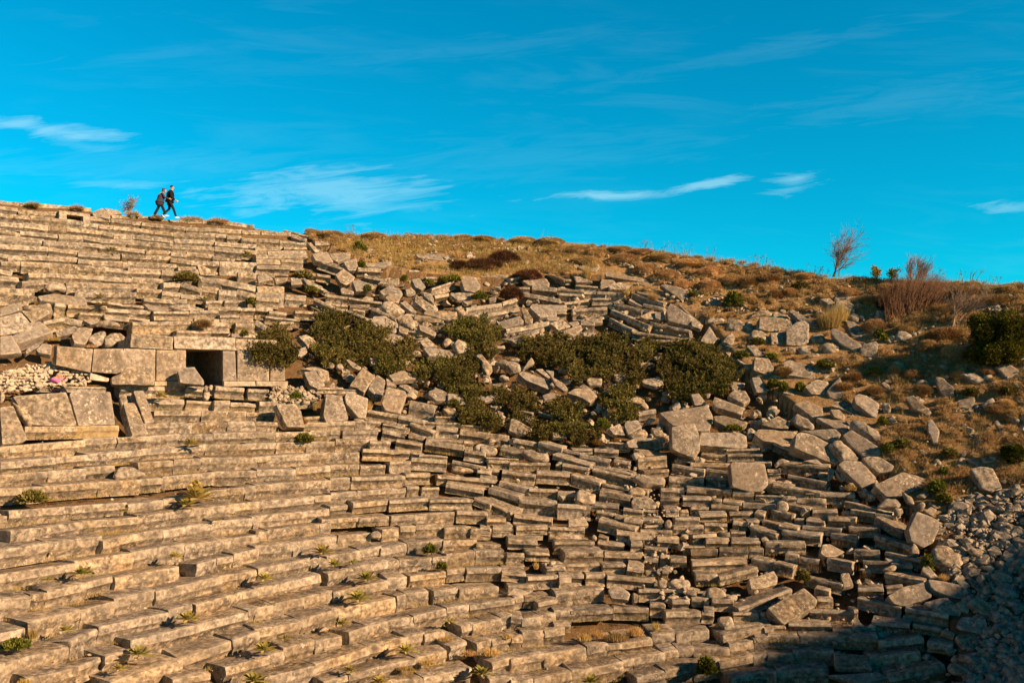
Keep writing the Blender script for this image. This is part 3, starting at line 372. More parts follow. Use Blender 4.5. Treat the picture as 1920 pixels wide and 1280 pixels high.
# ------------------------------------------------------------------ stones
def fn(p, s): return noise.noise(p*s)
def seat_geo(A, B, h, seed, depth=None, rough=1.0, tidy=False):
    rs = random.Random(seed)
    e = B-A; L = e.length; e = e/L
    n = Vector((-e.y, e.x, 0)).normalized()
    mid = (A+B)/2
    if n.dot(outward(mid)) < 0: n = -n
    up = n.cross(e) if n.cross(e).z > 0 else e.cross(n)
    roll = math.radians(rs.uniform(-5, 3)*(1 if tidy else 2))
    n, up = n*math.cos(roll)+up*math.sin(roll), up*math.cos(roll)-n*math.sin(roll)
    d = depth or rs.uniform(.75, .9)
    g = rs.uniform(.07, .15)*(1.35 if mid.z > 1.5 else 1)*(.35 if rough == .5 else 1 if tidy else 1.3)*min(1.3, h/.4)
    b = rs.uniform(.2, .34)
    sh = n*rs.uniform(-.13, .17)*(.13 if tidy else 1)+up*rs.uniform(-.05, .05)*(.3 if tidy else 1); A = A+sh; B = B+sh
    if tidy or rs.random() < .35:
        g *= 1.2
        b = rs.uniform(.24, .32)
        prof = [(d, -.02), (.62*d, 0), (.3*d, 0), (.035, 0), (.008, -.014), (0, -.045), (0, -.24*h), (.004, -(b+.12)*h), (g*.3, -(b+.21)*h), (g*.6, -(b+.31)*h), (g*.78, -.7*h),
                (g*.92, -.82*h), (g, -.92*h), (g*1.03, -h), (d*.6, -h), (d, -h)]
    else:
        prof = [(d, -.02), (.62*d, 0), (.28*d, 0), (.06, 0), (.016, -.018), (0, -.055), (.004, -b*h), (g*.3, -(b+.07)*h), (g*.72, -(b+.18)*h), (g, -.62*h), (g*.92, -.76*h),
                (g*.6, -.88*h), (g*.4, -.95*h), (g*.6, -h), (d*.6, -h), (d, -h)]
    m = len(prof)
    ns = max(3, min(16, int(L/.17)))
    ss = [0, .02/L]+[i/ns for i in range(1, ns)]+[1-.02/L, 1]
    off = Vector((rs.uniform(-50, 50), rs.uniform(-50, 50), rs.uniform(-50, 50)))
    V = []
    sk0, sk1 = ((0, 0) if tidy else (rs.uniform(-.08, .08), rs.uniform(-.08, .08)))
    if tidy: A = A-e*.02; L += .04
    for i, s in enumerate(ss):
        inset = 1.0 if 0 < i < len(ss)-1 else .985 if tidy else .955
        for k, (u, v) in enumerate(prof):
            uu = d/2+(u-d/2)*inset; vv = -h/2+(v+h/2)*inset
            sk = lerp(sk0, sk1, s)*(1-2*abs(s-.5))*0
            p = A+e*(L*s+(sk0 if s < .5 else sk1)*u*abs(2*s-1))+n*uu+up*vv
            q = p+off
            w = .02*fn(q, 1.4)+.014*fn(q, 4.5)+.009*fn(q, 11)
            chip = 0
            if 3 <= k <= 7: chip = max(0, fn(q, 2.3)-.22)*.22*rough+max(0, fn(q+off, 6)-.3)*.07
            ec = max(0, fn(q, 3)-(.2 if tidy else .05))*.12*(1 if i in (0, len(ss)-1) else 0)
            dirn = n if 3 <= k <= 13 else -up
            p = p+dirn*(chip-w*rough)-up*(chip*.5+.012*fn(q, 3.3))+e*(w*.6+(ec if s < .5 else -ec))
            V.append(p)
    Fc = []
    for i in range(len(ss)-1):
        for k in range(m):
            l = (k+1) % m
            Fc.append((i*m+k, i*m+l, (i+1)*m+l, (i+1)*m+k))
    Fc.append(tuple(range(m-1, -1, -1))); Fc.append(tuple((len(ss)-1)*m+k for k in range(m)))
    # outward winding
    c = A+e*L/2+n*d/2-up*h/2
    f0 = Fc[4]; a, b2, c2 = V[f0[0]], V[f0[1]], V[f0[2]]
    if (b2-a).cross(c2-a).dot(a-c) < 0: Fc = [tuple(reversed(f)) for f in Fc]
    return V, Fc
TILT = {'': (26, 44), 'F': (48, 54), 'B': (30, 40), 'V': (1, 3), 'T': (16, 18), 'L': (24, 27), 'G': (40, 41), 'Q': (50, 51), 'W': (9, 12)}
def rock_geo(poly, kind, seed, thick=None, normal=None, anchor=None, amp=None, yaw=None):
    rs = random.Random(seed)
    low = max(poly, key=lambda p: p[1])
    cxp = sum(p[0] for p in poly)/len(poly); cyp = sum(p[1] for p in poly)/len(poly)
    a = anchor or hit(cxp, low[1])-Vector((0, 0, .1))
    if kind == 'W': a = a-outward(a)*.75
    v = ray(cxp, cyp); v.z = 0; v.normalize()
    if normal is None:
        t = math.radians(rs.uniform(*TILT[kind]))
        if kind == 'F' and cyp < 600: t = math.radians(40)
        yw = math.radians(yaw if yaw is not None else rs.uniform(2, 30))
        hz = Vector((-v.x*math.cos(yw)+v.y*math.sin(yw), -v.y*math.cos(yw)-v.x*math.sin(yw), 0))
        normal = hz*math.cos(t)+Vector((0, 0, math.sin(t)))
    n = normal
    P = []
    for px, py in poly:
        d = ray(px, py); P.append(d*(n.dot(a)/n.dot(d)))
    ce = sum(P, Vector())/len(P)
    per = sum((P[i]-P[i-1]).length for i in range(len(P)))
    area = abs(sum(((P[i-1]-ce).cross(P[i]-ce)).dot(n) for i in range(len(P))))/2
    step = max(.09, per/44)
    Q = []
    for i in range(len(P)):
        p, q = P[i], P[(i+1) % len(P)]
        k = max(1, round((q-p).length/step))
        for j in range(k): Q.append(p+(q-p)*(j/k))
    if kind == 'B':
        for _ in range(2): Q = [(Q[i-1]+Q[i]*2+Q[(i+1) % len(Q)])/4 for i in range(len(Q))]
    elif kind != 'V':
        Q = [(Q[i-1]+Q[i]*6+Q[(i+1) % len(Q)])/8 for i in range(len(Q))]
    sz = math.sqrt(area)
    t = thick or (min(.4, max(.18, .3*sz)) if kind == 'F' else min(.8, max(.22, .5*sz)))
    if kind == 'B':
        rings = [(.35, -.16), (.65, -.12), (.88, -.02), (.98, .12), (1.03, .35), (1.0, .65), (.85, .9), (.5, 1)]
        rings = [(s, z*max(t, .6*sz)) for s, z in rings]; am = .055*min(1.4, sz/.6)
    else:
        e = min(.05, .07*sz)
        rings = [(.35, 0), (.7, 0), (1-1.2*e/sz-.02, 0), (1-.3*e/sz, .3*e), (1, e), (1.005, .4*t), (1.0, .75*t), (.97, t), (.5, t)]; am = .02
    if amp is not None: am = amp
    off = Vector((rs.uniform(-50, 50), rs.uniform(-50, 50), rs.uniform(-50, 50)))
    V = []
    def dis(p):
        q = p+off
        return p+Vector((fn(q, 1.5), fn(q+off, 1.5), fn(q-off, 1.5)))*am+Vector((fn(q, 4), fn(q+off, 4), fn(q-off, 4)))*am*.7+Vector((fn(q, 10), fn(q+off, 10), fn(q-off, 10)))*am*.4
    V.append(dis(ce+n*(.17*max(t, .6*sz) if kind == 'B' else 0)))
    m = len(Q)
    for s, z in rings:
        for q in Q: V.append(dis(ce+(q-ce)*s-n*z))
    V.append(dis(ce-n*rings[-1][1]))
    Fc = []
    for j in range(m): Fc.append((0, 1+j, 1+(j+1) % m))
    for i in range(len(rings)-1):
        for j in range(m):
            k = (j+1) % m
            Fc.append((1+i*m+j, 1+(i+1)*m+j, 1+(i+1)*m+k, 1+i*m+k))
    b = 1+(len(rings)-1)*m
    for j in range(m): Fc.append((len(V)-1, b+(j+1) % m, b+j))
    f = Fc[0]
    if (V[f[1]]-V[f[0]]).cross(V[f[2]]-V[f[0]]).dot(n) < 0: Fc = [tuple(reversed(q)) for q in Fc]
    return V, Fc

# landmarks of the photograph that labels refer to
MARKS = [('the doorway', 382, 688), ('the walking couple', 308, 395), ('the person in pink', 97, 708), ('the paired leaning slabs', 118, 765), ('the square slab', 1405, 893), ('the grooved slab', 1487, 1130),
         ('the corner block', 1290, 790), ('the tallest mullein', 364, 922), ('the bare tree', 1572, 480), ('the red-brown bush', 1712, 550), ('the dark juniper', 1868, 632), ('the tall golden grass', 1557, 595),
         ('the pyramid stone', 1330, 628), ('the holed slab', 707, 722), ('the lichened end slab', 1735, 992), ('the round boulder', 1775, 1046), ('the tilted slab on steps', 544, 782), ('the low green cushion', 350, 520),
         ('the straw grass patch', 1165, 1190), ('the broken white slab', 840, 745), ('the dark niche', 143, 408), ('the pale grass slab', 820, 482), ('the bright green weeds', 30, 1209), ('the leafy hill shrub', 1375, 562),
         ('the rusty grass', 1130, 825), ('the yellow saplings', 1658, 502), ('the twin leaning stones', 255, 775), ('the two stacked boulders', 1584, 565)]
COUNT = {}
ORD = ['first', 'second', 'third', 'fourth', 'fifth', 'sixth', 'seventh', 'eighth', 'ninth', 'tenth', 'eleventh', 'twelfth', 'thirteenth', 'fourteenth', 'fifteenth', 'sixteenth', 'seventeenth', 'eighteenth', 'nineteenth', 'twentieth', 'twenty-first', 'twenty-second', 'twenty-third', 'twenty-fourth', 'twenty-fifth']
def labels(items, noun):
    """items: (x, y, adjectives) in photo pixels -> a label each: nearest landmark, the landmark it lies towards, and its turn on that way."""
    way = {}
    for i, (x, y, adj) in enumerate(items):
        ms = sorted(MARKS, key=lambda m: math.hypot(m[1]-x, (m[2]-y)*1.3))
        A = ms[0]; d0 = math.hypot(A[1]-x, A[2]-y)
        best, bs = None, 1e9
        for Bm in MARKS:
            if Bm is A: continue
            vx, vy = Bm[1]-A[1], Bm[2]-A[2]; D = math.hypot(vx, vy)
            if D < 40 or D > 900: continue
            cs = (vx*(x-A[1])+vy*(y-A[2]))/(D*max(d0, 1))
            sc = math.degrees(math.acos(max(-1, min(1, cs))))+D*.03
            if sc < bs: best, bs = Bm, sc
        way.setdefault((A[0], best[0]), []).append((d0, i))
    out = [None]*len(items)
    for (a, b), l in way.items():
        l.sort()
        for k, (d, i) in enumerate(l):
            out[i] = f"{items[i][2]} {noun}, {ORD[min(k, 24)]} from {a} to {b}"
    return out
seats, rocks = [], []
for ox, oy, sc, sa, sb in TABLES:
    for e in sa.split(';'):
        if e:
            x0, y0, x1, y1, h = (float(v) for v in e.split(','))
            seats.append((ox+x0/sc, oy+y0/sc, ox+x1/sc, oy+y1/sc, h/sc, 0))
    for e in sb.split(';'):
        if e:
            k = ''
            if e[0].isalpha(): k, e = e[0], e[1:]
            v = [float(q) for q in e.split(',')]
            rocks.append((k, [(ox+v[i]/sc, oy+v[i+1]/sc) for i in range(0, len(v), 2)]))
for e in JOIN.split(';'):
    seats.append((*(float(v) for v in e.split(',')), 0))
for e in LINTEL.split(';'):
    x0, y0, x1, y1, h = (float(v) for v in e.split(','))
    seats.append((x0, y0, x1, y1, h, 1))
YELLOW = {(571.7, 791), (144, 799)}
order = sorted(range(len(seats)), key=lambda i: -((seats[i][2]-seats[i][0])*seats[i][4]))
single = set(order[:296])
def TD(x0, y0, x1, y1): return abs((y1-y0)/max(1, x1-x0)) < .34 and ((y0 > 760 and x0 < 640) or (y0 > 960 and x0 < 900) or (y0 > 1100 and x0 < 1150) or y0 > 1185 or (y0 < 560 and x0 < 520))
bulkV, bulkF = [], []
items, objs = [], []
for i, (x0, y0, x1, y1, hp, wall) in enumerate(seats):
    if wall: A, B = hit_cyl(x0, y0, R_WALL-.05), hit_cyl(x1, y1, R_WALL-.05)
    else: A, B = hit(x0, y0), hit(x1, y1)
    h = hp*(A.y+B.y)/2/F+((.16 if y0 < 700 else .06) if not wall else 0)
    L = (B-A).length
    if L > 4.5 or abs(A.z-B.z) > .45*L:      # the sight line grazes the slope: keep the block's true size
        ay = (A.y+B.y)/2
        A = ray(x0, y0)*lerp(A.y, ay, .7); B = ray(x1, y1)*lerp(B.y, ay, .7)
    V, Fc = seat_geo(A, B, h, 1000+i, depth=.9 if wall else 1.4 if (y0 > 840 and x0 < 1250) or y0 > 1170 else None, rough=.5 if wall else U(.5, .9) if TD(x0, y0, x1, y1) else U(.6, 1.5), tidy=TD(x0, y0, x1, y1))
    mat = M['yellow'] if any(abs(x0-a) < 1.5 and abs(y0-b) < 1.5 for a, b in YELLOW) else M['stone']
    if i in single or mat is M['yellow']:
        o = build('seat_block', V, Fc, mat, origin=(A+B)/2, smooth=36)
        L = (B-A).length; sl = (y1-y0)/max(1, x1-x0)
        adj = ('long' if L > 1.75 else 'short' if L < 1.0 else 'middling')+(' steeply tilted' if abs(sl) > .32 else ' tilted' if abs(sl) > .15 else ' level')
        if mat is M['yellow']: adj += ' yellow'
        if wall: adj = 'long moulded lintel'
        items.append(((x0+x1)/2, (y0+y1)/2+hp/2, adj)); objs.append(o)
    else:
        b = len(bulkV); bulkV += V; bulkF += [tuple(k+b for k in f) for f in Fc]
for o, l in zip(objs, labels(items, 'seat block')): tag(o, l, 'seat block', 'stone seat blocks of the theatre')
tag(build('further_seat_blocks', bulkV, bulkF, M['stone'], smooth=36), 'rows of smaller worn stone seat blocks filling the slope between the larger ones', 'seat blocks', kind='stuff')

items, objs, nouns = [], [], []
def pa(poly): return abs(sum(poly[i-1][0]*poly[i][1]-poly[i][0]*poly[i-1][1] for i in range(len(poly))))/2
for i, (k, poly) in enumerate(rocks):
    V, Fc = rock_geo(poly, k, 5000+i)
    a = pa(poly)
    ce = sum(V, Vector())/len(V)
    o = build('boulder' if k == 'B' else 'fallen_stone', V, Fc, M['stone'] if (k == 'B' or i % 3 == 0) else M['slab'], origin=ce, smooth=40)
    sz = 'large' if a > 1300 else 'small' if a < 320 else 'middling'
    w = max(p[0] for p in poly)-min(p[0] for p in poly); hh = max(p[1] for p in poly)-min(p[1] for p in poly)
    sh = 'rough' if k == 'B' else 'long' if w > 2.4*hh else 'upright' if hh > 1.1*w else 'flat' if k == 'F' else 'angular'
    items.append((sum(p[0] for p in poly)/len(poly), sum(p[1] for p in poly)/len(poly), sz+' '+sh)); objs.append(o); nouns.append(k == 'B')
for fl, noun, cat, grp in ((True, 'grey boulder', 'boulder', 'loose boulders'), (False, 'fallen slab', 'stone slab', 'fallen stone slabs')):
    idx = [i for i in range(len(items)) if nouns[i] == fl]
    for i, l in zip(idx, labels([items[i] for i in idx], noun)): tag(objs[i], l, cat, grp)

# ------------------------------------------------------------------ the doorway wall
names = ['leaning grey wall slab beside the rubble wall', 'broad grey wall slab with white foot near the rubble wall', 'pale streaked wall slab behind the rough fallen stone', 'upright wall slab standing on the rubble-wall side of the doorway',
         'narrow wall slab forming the jamb on the juniper side of the doorway', 'broad square wall slab next after the narrow door jamb', 'narrow wall slab under the hanging juniper']
def quad(s):
    v = [float(q) for q in s.split(',')]; return [(v[i], v[i+1]) for i in range(0, len(v), 2)]
def wall_piece(name, poly, seed, R, thick, mat, lab, cat, grp):
    cxp = sum(p[0] for p in poly)/len(poly); yb = max(p[1] for p in poly)
    a = hit_cyl(cxp, yb, R); n = -outward(a)
    V, Fc = rock_geo(poly, 'V', seed, thick=thick, normal=n, anchor=a, amp=.008)
    tag(build(name, V, Fc, mat, origin=a, smooth=40), lab, cat, grp)
for i, s in enumerate(WALL): wall_piece('wall_slab', quad(s), 8000+i, R_WALL, .42, M['slab'], names[i], 'wall slab', 'upright slabs of the doorway wall')
pn = ['stepped white plinth stone by the rubble wall', 'white plinth stone below the upright wall slab before the doorway', 'white plinth stone just past the doorway under the narrow jamb', 'cracked white plinth stone under the hanging juniper']
for i, s in enumerate(PLINTH): wall_piece('plinth_stone', quad(s), 8100+i, R_WALL-.09, .4, M['white'], pn[i], 'plinth stone', 'white plinth stones')
def hexa(c8):
    return [Vector(c) for c in c8], [(0, 1, 2, 3), (7, 6, 5, 4), (0, 4, 5, 1), (1, 5, 6, 2), (2, 6, 7, 3), (3, 7, 4, 0)]
def doorway():
    a, b = hit_cyl(349, 722, R_WALL+.1), hit_cyl(418, 722, R_WALL+.1)
    top = hit_cyl(383, 654, R_WALL+.1).z; n = outward((a+b)/2); e = (b-a).normalized(); w = (b-a).length; z0 = a.z-.05; D = 5.2
    root = empty('doorway', (a.x, a.y, z0)); tag(root, 'low dark doorway opening into the wall below the lintel', 'doorway')
    def bx(name, u0, u1, v0, v1, h0, h1, mat):
        P = [(e*u+n*v+Vector((0, 0, hh))) for hh in (h0, h1) for (u, v) in ((u0, v0), (u1, v0), (u1, v1), (u0, v1))]
        V, Fc = hexa(P); V2, F2 = [], []
        build(name, V, [tuple(reversed(f)) for f in Fc], mat, parent=root)
    H = top-z0
    bx('side_wall', -2.3, -1.9, 0.5, D, 0, H, M['slab']); bx('side_wall', w+.3, w+.7, 0.5, D, 0, H, M['slab'])
    bx('back_wall', -2.3, w+.7, D+.003, D+.4, 0, H, M['slab']); bx('threshold', -2.3, w+.7, .05, D+.4, -.4, -.003, M['rubble'])
    bx('ceiling', -2.3, w+.7, .3, D+.4, H+.003, H+.35, M['slab'])
doorway()
# the small dark niche left by a missing seat block near the rim
def niche():
    p = hit(144, 414); n = outward(p); e = Vector((n.y, -n.x, 0))
    root = empty('niche', p); tag(root, 'small dark niche where a seat block is missing near the rim', 'niche')
    for nm, u0, u1, v0, v1, h0, h1 in (('side_wall', -.75, -.4, .35, 1.2, -.15, .34), ('side_wall', .4, .75, .35, 1.2, -.15, .34), ('back_wall', -.75, .75, 1.203, 1.4, -.15, .34), ('ceiling', -.75, .75, .4, 1.4, .343, .5)):
        P = [(e*u+n*v+Vector((0, 0, hh))) for hh in (h0, h1) for (u, v) in ((u0, v0), (u1, v0), (u1, v1), (u0, v1))]
        V, Fc = hexa(P); build(nm, V, [tuple(reversed(f)) for f in Fc], M['stone'], parent=root)
niche()

# ------------------------------------------------------------------ loose stones
ICO = bmesh.new(); bmesh.ops.create_icosphere(ICO, subdivisions=2, radius=1); IV = [v.co.copy() for v in ICO.verts]; IF = [tuple(v.index for v in f.verts) for f in ICO.faces]; ICO.free()
ICO = bmesh.new(); bmesh.ops.create_icosphere(ICO, subdivisions=1, radius=1); JV = [v.co.copy() for v in ICO.verts]; JF = [tuple(v.index for v in f.verts) for f in ICO.faces]; ICO.free()
def pebble(c, r, V, Fc, fine=False):
    src, fc = (IV, IF) if fine else (JV, JF)
    off = Vector((U(-99, 99), U(-99, 99), U(-99, 99)))
    sx, sy, sz = U(.75, 1.35), U(.75, 1.2), U(.5, .9)
    R = Matrix.Rotation(U(0, 6.28), 3, 'Z') @ Matrix.Rotation(U(-.5, .5), 3, 'X')
    b = len(V)
    cuts = [(Vector((U(-1, 1), U(-1, 1), U(-.6, 1))).normalized(), U(.4, .78)) for _ in range(8)]
    for v in src:
        q = v.copy()
        for cn, cd in cuts:
            k = q.dot(cn)
            if k > cd: q -= cn*(k-cd)
        q *= 1+.22*noise.noise(v*1.6+off)
        V.append(c+R @ Vector((q.x*sx, q.y*sy, q.z*sz))*r)
    Fc += [tuple(k+b for k in f) for f in fc]
def pts_in(poly, n):
    xs = [p[0] for p in poly]; ys = [p[1] for p in poly]
    while n > 0:
        x, y = U(min(xs), max(xs)), U(min(ys), max(ys))
        if inside(poly, x, y): n -= 1; yield x, y
SCREE = [(1740, 985), (1800, 930), (1925, 900), (2150, 900), (2150, 1300), (1800, 1300), (1830, 1150), (1790, 1080)]
V, Fc = [], []
for x, y in pts_in(SCREE, 5200):
    r = .05+.34*rnd()**4.2
    pebble(hit(x, y)+Vector((0, 0, U(-.2, .05)-r*.4)), r, V, Fc, r > .16)
tag(build('scree', V, Fc, M['rubble'], smooth=22), 'grey scree of broken stones spilling down beside the seats', 'scree', kind='stuff')
HILL = [(600, 440), (900, 452), (1100, 465), (1300, 490), (1560, 530), (1925, 545), (2110, 560), (2110, 890), (1925, 900), (1760, 930), (1680, 880), (1560, 740), (1400, 660), (1300, 575), (1130, 510), (1000, 508), (870, 516), (760, 500), (640, 466)]
CHAOS = [(560, 500), (860, 480), (1120, 520), (1330, 600), (1420, 700), (1680, 880), (1750, 1020), (1820, 1280), (1500, 1200), (1200, 1000), (900, 850), (560, 760)]
V, Fc = [], []
for x, y in pts_in(HILL, 1300):
    if noise.noise(Vector((x*.011, y*.02, 3))) < -.12 and rnd() < .75: continue
    pebble(hit(x, y)+Vector((0, 0, U(-.05, .04))), .04+.15*rnd()**3, V, Fc)
for x, y in pts_in(HILL, 260): pebble(hit(x, y)+Vector((0, 0, -.04)), .1+.16*rnd()**2, V, Fc, True)
for x, y in pts_in([(620, 560), (860, 500), (1120, 540), (1330, 620), (1420, 700), (1640, 880), (1740, 1020), (1400, 900), (1240, 830), (900, 820), (640, 720)], 420): pebble(hit(x, y)+Vector((0, 0, U(-.62, -.36))), .16+.2*rnd(), V, Fc, True)
for x, y in pts_in(CHAOS, 900): pebble(hit(x, y)+Vector((0, 0, U(-.45, -.2))), .07+.2*rnd()**2.5, V, Fc)
for x, y in pts_in([(1170, 900), (1240, 920), (1270, 1050), (1320, 1120), (1230, 1120), (1190, 1000)], 120): pebble(hit(x, y)+Vector((0, 0, U(-.3, -.05))), .05+.12*rnd()**2, V, Fc)
for x, y in pts_in([(505, 722), (560, 726), (600, 735), (600, 752), (505, 750)], 130): pebble(hit(x, y)+Vector((0, 0, U(-.1, .05))), .07+.08*rnd(), V, Fc, True)
for x, y in pts_in([(1060, 458), (1130, 475), (1180, 505), (1260, 540), (1420, 600), (1440, 580), (1300, 520), (1180, 480)], 260): pebble(hit(x, y)+Vector((0, 0, .03)), .04+.13*rnd()**2, V, Fc)
for x, y in pts_in([(620, 445), (900, 455), (1110, 475), (1130, 505), (870, 510), (700, 490)], 150): pebble(hit(x, y)+Vector((0, 0, .02)), .06+.17*rnd()**2, V, Fc, True)
for x, y in pts_in([(830, 455), (960, 460), (1080, 470), (1080, 476), (900, 466)], 90): pebble(hit(x, y)+Vector((0, 0, .05)), .06+.12*rnd()**2, V, Fc)
for x, y in pts_in([(1820, 566), (1875, 566), (1880, 584), (1825, 584)], 130): pebble(hit(x, y)+Vector((0, 0, .05)), .08+.1*rnd(), V, Fc, True)
for x, y in pts_in([(-5, 800), (600, 790), (1000, 900), (1200, 1280), (-5, 1280)], 420): pebble(hit(x, y)+Vector((0, 0, U(-.45, -.3))), .025+.06*rnd()**2, V, Fc)
tag(build('loose_rubble', V, Fc, M['stone'], smooth=35), 'small loose stones scattered over the slope and between the blocks', 'rubble', kind='stuff')
# dry rubble wall where the person in pink sits
V, Fc = [], []
RW = [(-6, 692), (22, 695), (45, 686), (85, 679), (135, 686), (166, 704), (162, 722), (80, 722), (48, 734), (-6, 736)]
y = 680
while y < 738:
    x = -6+U(0, 5)
    while x < 168:
        xx, yy = x+U(-1.5, 1.5), y+U(-1.2, 1.2)
        if inside(RW, xx, yy):
            p = hit(xx, yy)
            p = p-outward(p)*.15
            pebble(p, U(.075, .15), V, Fc, True)
        x += U(6.0, 9.0)
    y += 5.6
tag(build('rubble_wall', V, Fc, M['white'], smooth=18), 'low whitish dry-stone rubble wall behind the person in pink', 'rubble wall')
# ------------------------------------------------------------------ plants
def rdir():
    while True:
        v = Vector((U(-1, 1), U(-1, 1), U(-1, 1)))
        if .05 < v.length < 1: return v.normalized()
def blade(V, Fc, p, d, ln, w):
    s = d.cross(Vector((U(-1, 1), U(-1, 1), .3)))
    if s.length < 1e-3: s = Vector((1, 0, 0))
    s = s.normalized()*w
    b = len(V); V += [p-s, p+s, p+d*ln]; Fc.append((b, b+1, b+2))
def leaf(V, Fc, p, d, ln, w):
    s = d.cross(rdir())
    if s.length < 1e-3: s = Vector((1, 0, 0))
    s = s.normalized()*w; b = len(V)
    V += [p, p+d*ln*.5+s, p+d*ln, p+d*ln*.5-s]; Fc.append((b, b+1, b+2, b+3))
def tube(V, Fc, pts, rads, k=4):
    b0 = len(V)
    for i, p in enumerate(pts):
        d = (pts[min(i+1, len(pts)-1)]-pts[max(i-1, 0)]).normalized()
        s = d.cross(Vector((.31, .2, .93))).normalized(); t = d.cross(s)
        for j in range(k):
            a = 6.2832*j/k; V.append(p+(s*math.cos(a)+t*math.sin(a))*rads[i])
    for i in range(len(pts)-1):
        for j in range(k):
            l = (j+1) % k
            Fc.append((b0+i*k+j, b0+i*k+l, b0+(i+1)*k+l, b0+(i+1)*k+j))
PL = []       # plants waiting for labels: object, x, y, adjectives, noun, category, group
BOX = [(min(p[0] for p in q)-2, max(p[0] for p in q)+2, min(p[1] for p in q)-2, max(p[1] for p in q)+5, q) for k, q in rocks]
def on_stone(x, y): return any(a < x < b and c < y < d for a, b, c, d, q in BOX)
# prostrate junipers: short sprays of scale leaves creeping over the slope
for i, e in enumerate(JUNIPER.split(';')):
    x, y, rx, ry = (float(q) for q in e.split(','))
    rx *= 1.08; ry *= 1.1
    base = hit(x, y+ry*.5)
    V, Fc = [], []; SV, SF = [], []
    off = Vector((i*3.7, i*1.3, 0))
    up = Vector((0, 0, 1))
    for k in range(int(20+rx*ry*.85)):
        a, r = U(0, 6.2832), math.sqrt(rnd())
        q = noise.noise(Vector((math.cos(a)*1.1, math.sin(a)*1.1, i*2.3)))
        r *= 1+.45*q
        px, py = x+math.cos(a)*r*rx, y+math.sin(a)*r*ry
        lump = noise.noise(Vector((px*.055, py*.085, 1)))
        if lump < .06 and rnd() < .93 or rnd() < .95 and any(a0 < px < b0 and c0 < py < d0 and inside(q0, px, py) for a0, b0, c0, d0, q0 in BOX): continue
        p = hit_cyl(px, py, R_WALL-.15) if i == 0 and py > 648 else hit(px, py); out = outward(p); e1 = Vector((out.y, -out.x, 0))
        st = p-up*U(.15, .35)-base
        ax = (up*U(.35, 1.0)-out*U(.1, 1.0)+e1*U(-.9, .9)).normalized()
        ln = U(.2, .42)*max(.5, .8+1.9*lump)
        tip = st+ax*ln+up*.08
        if k % 5 == 0: tube(V, Fc, [st, (st+tip)/2, tip], [.02, .012, .005], 3)
        for _ in range(30):
            t = rnd()**.7
            leaf(V, Fc, st.lerp(tip, t)+rdir()*.095*(1.25-t), (ax+rdir()*.9+up*.2).normalized(), U(.055, .12), U(.015, .03))
    root = empty('juniper_shrub', base)
    cr = [hit(x+q*rx*.7, y+ry*.3*math.sin(q*3+i))-base-up*.12 for q in (-1, -.5, 0, .5, 1)]
    tube(SV, SF, cr, [.02, .045, .055, .045, .02], 5)
    for nm, vv, ff, mt in (('foliage', V, Fc, M['juniper']), ('main_stem', SV, SF, M['twig_grey'])): build(nm, vv, ff, mt, parent=root)
    PL.append((root, x, y, 'wide sprawling' if rx > 36 else 'low' if ry < 17 else 'bushy', 'juniper shrub', 'shrub', 'sprawling junipers among the stones'))
def spiky(name, x, y, rx, ry, mat, n=300, ln=.13, core=True, lab=None, cat='shrub', grp=None, leafy=False, adj='', noun='', tall=False):
    base = hit(x, y+ry*.6); m = base.y/F
    A, H = rx*m, ry*m*1.55
    V, Fc = [], []
    off = Vector((x*.1, y*.1, 0))
    if core:
        for v in IV:
            q = Vector((v.x*A*.9, v.y*A*.8, v.z*H*.9)); q *= 1+.3*noise.noise(v*1.7+off); V.append(q*.8)
        Fc += list(IF)
    for _ in range(n):
        d = rdir(); d.z = abs(d.z)*(1.0 if not tall else .6)-.05
        p = Vector((d.x*A, d.y*A*.9, d.z*H)); p *= (1+.2*noise.noise(d*1.7+off))*(U(.93, 1.0) if core else U(.45, 1.0))
        if leafy: leaf(V, Fc, p, (d+rdir()*.8+Vector((0, 0, .5))).normalized(), U(.7, 1.3)*ln, ln*.28)
        else: blade(V, Fc, p, (d+rdir()*.45+Vector((0, 0, .35))).normalized(), U(.5, 1.1)*ln, .012)
    o = build(name, V, Fc, mat); o.location = base-Vector((0, 0, .3*H if core else 0))
    if lab: tag(o, lab, cat, grp)
    elif noun: PL.append((o, x, y, adj, noun, cat, grp))
    return o
for e in CUSHION.split(';'):
    x, y, rx, ry, k = (float(q) for q in e.split(','))
    rx *= .8; ry *= .85
    if y < 412 and x < 430:
        spiky('rim_scrub', x, y+6, rx, ry*1.1, M['scrub'], n=int(160+26*rx), ln=.26, core=False, noun='rim scrub', adj='ragged', cat='scrub', grp='dry scrub along the rim', tall=True); continue
    if y < 520 and x > 600 and k == 1: k = 0; rx *= 1.25; ry *= .8
    k = int(k); mt = (M['scrub'], M['scrub_dark'], M['scrub_red'])[k]
    spiky('cushion_shrub', x, y, rx, ry, mt, n=int(1500+70*rx), ln=.13 if k == 0 else .22, noun='cushion shrub', adj=('domed tan', 'ragged brown', 'dark reddish')[k]+(' wide' if rx > 24 else ''), grp='cushion shrubs of the dry hill')
for e in GREEN.split(';'):
    x, y, rx, ry, k = (float(q) for q in e.split(','))
    spiky('leafy_herb', x, y, rx, ry, M['green'] if k else M['juniper'], n=int(120+9*rx*ry*.85), ln=.13 if ry < 12 else .17, core=False, leafy=True, noun='leafy herb', adj='bright green' if k else 'olive green', cat='plant', grp='green herbs between the stones')
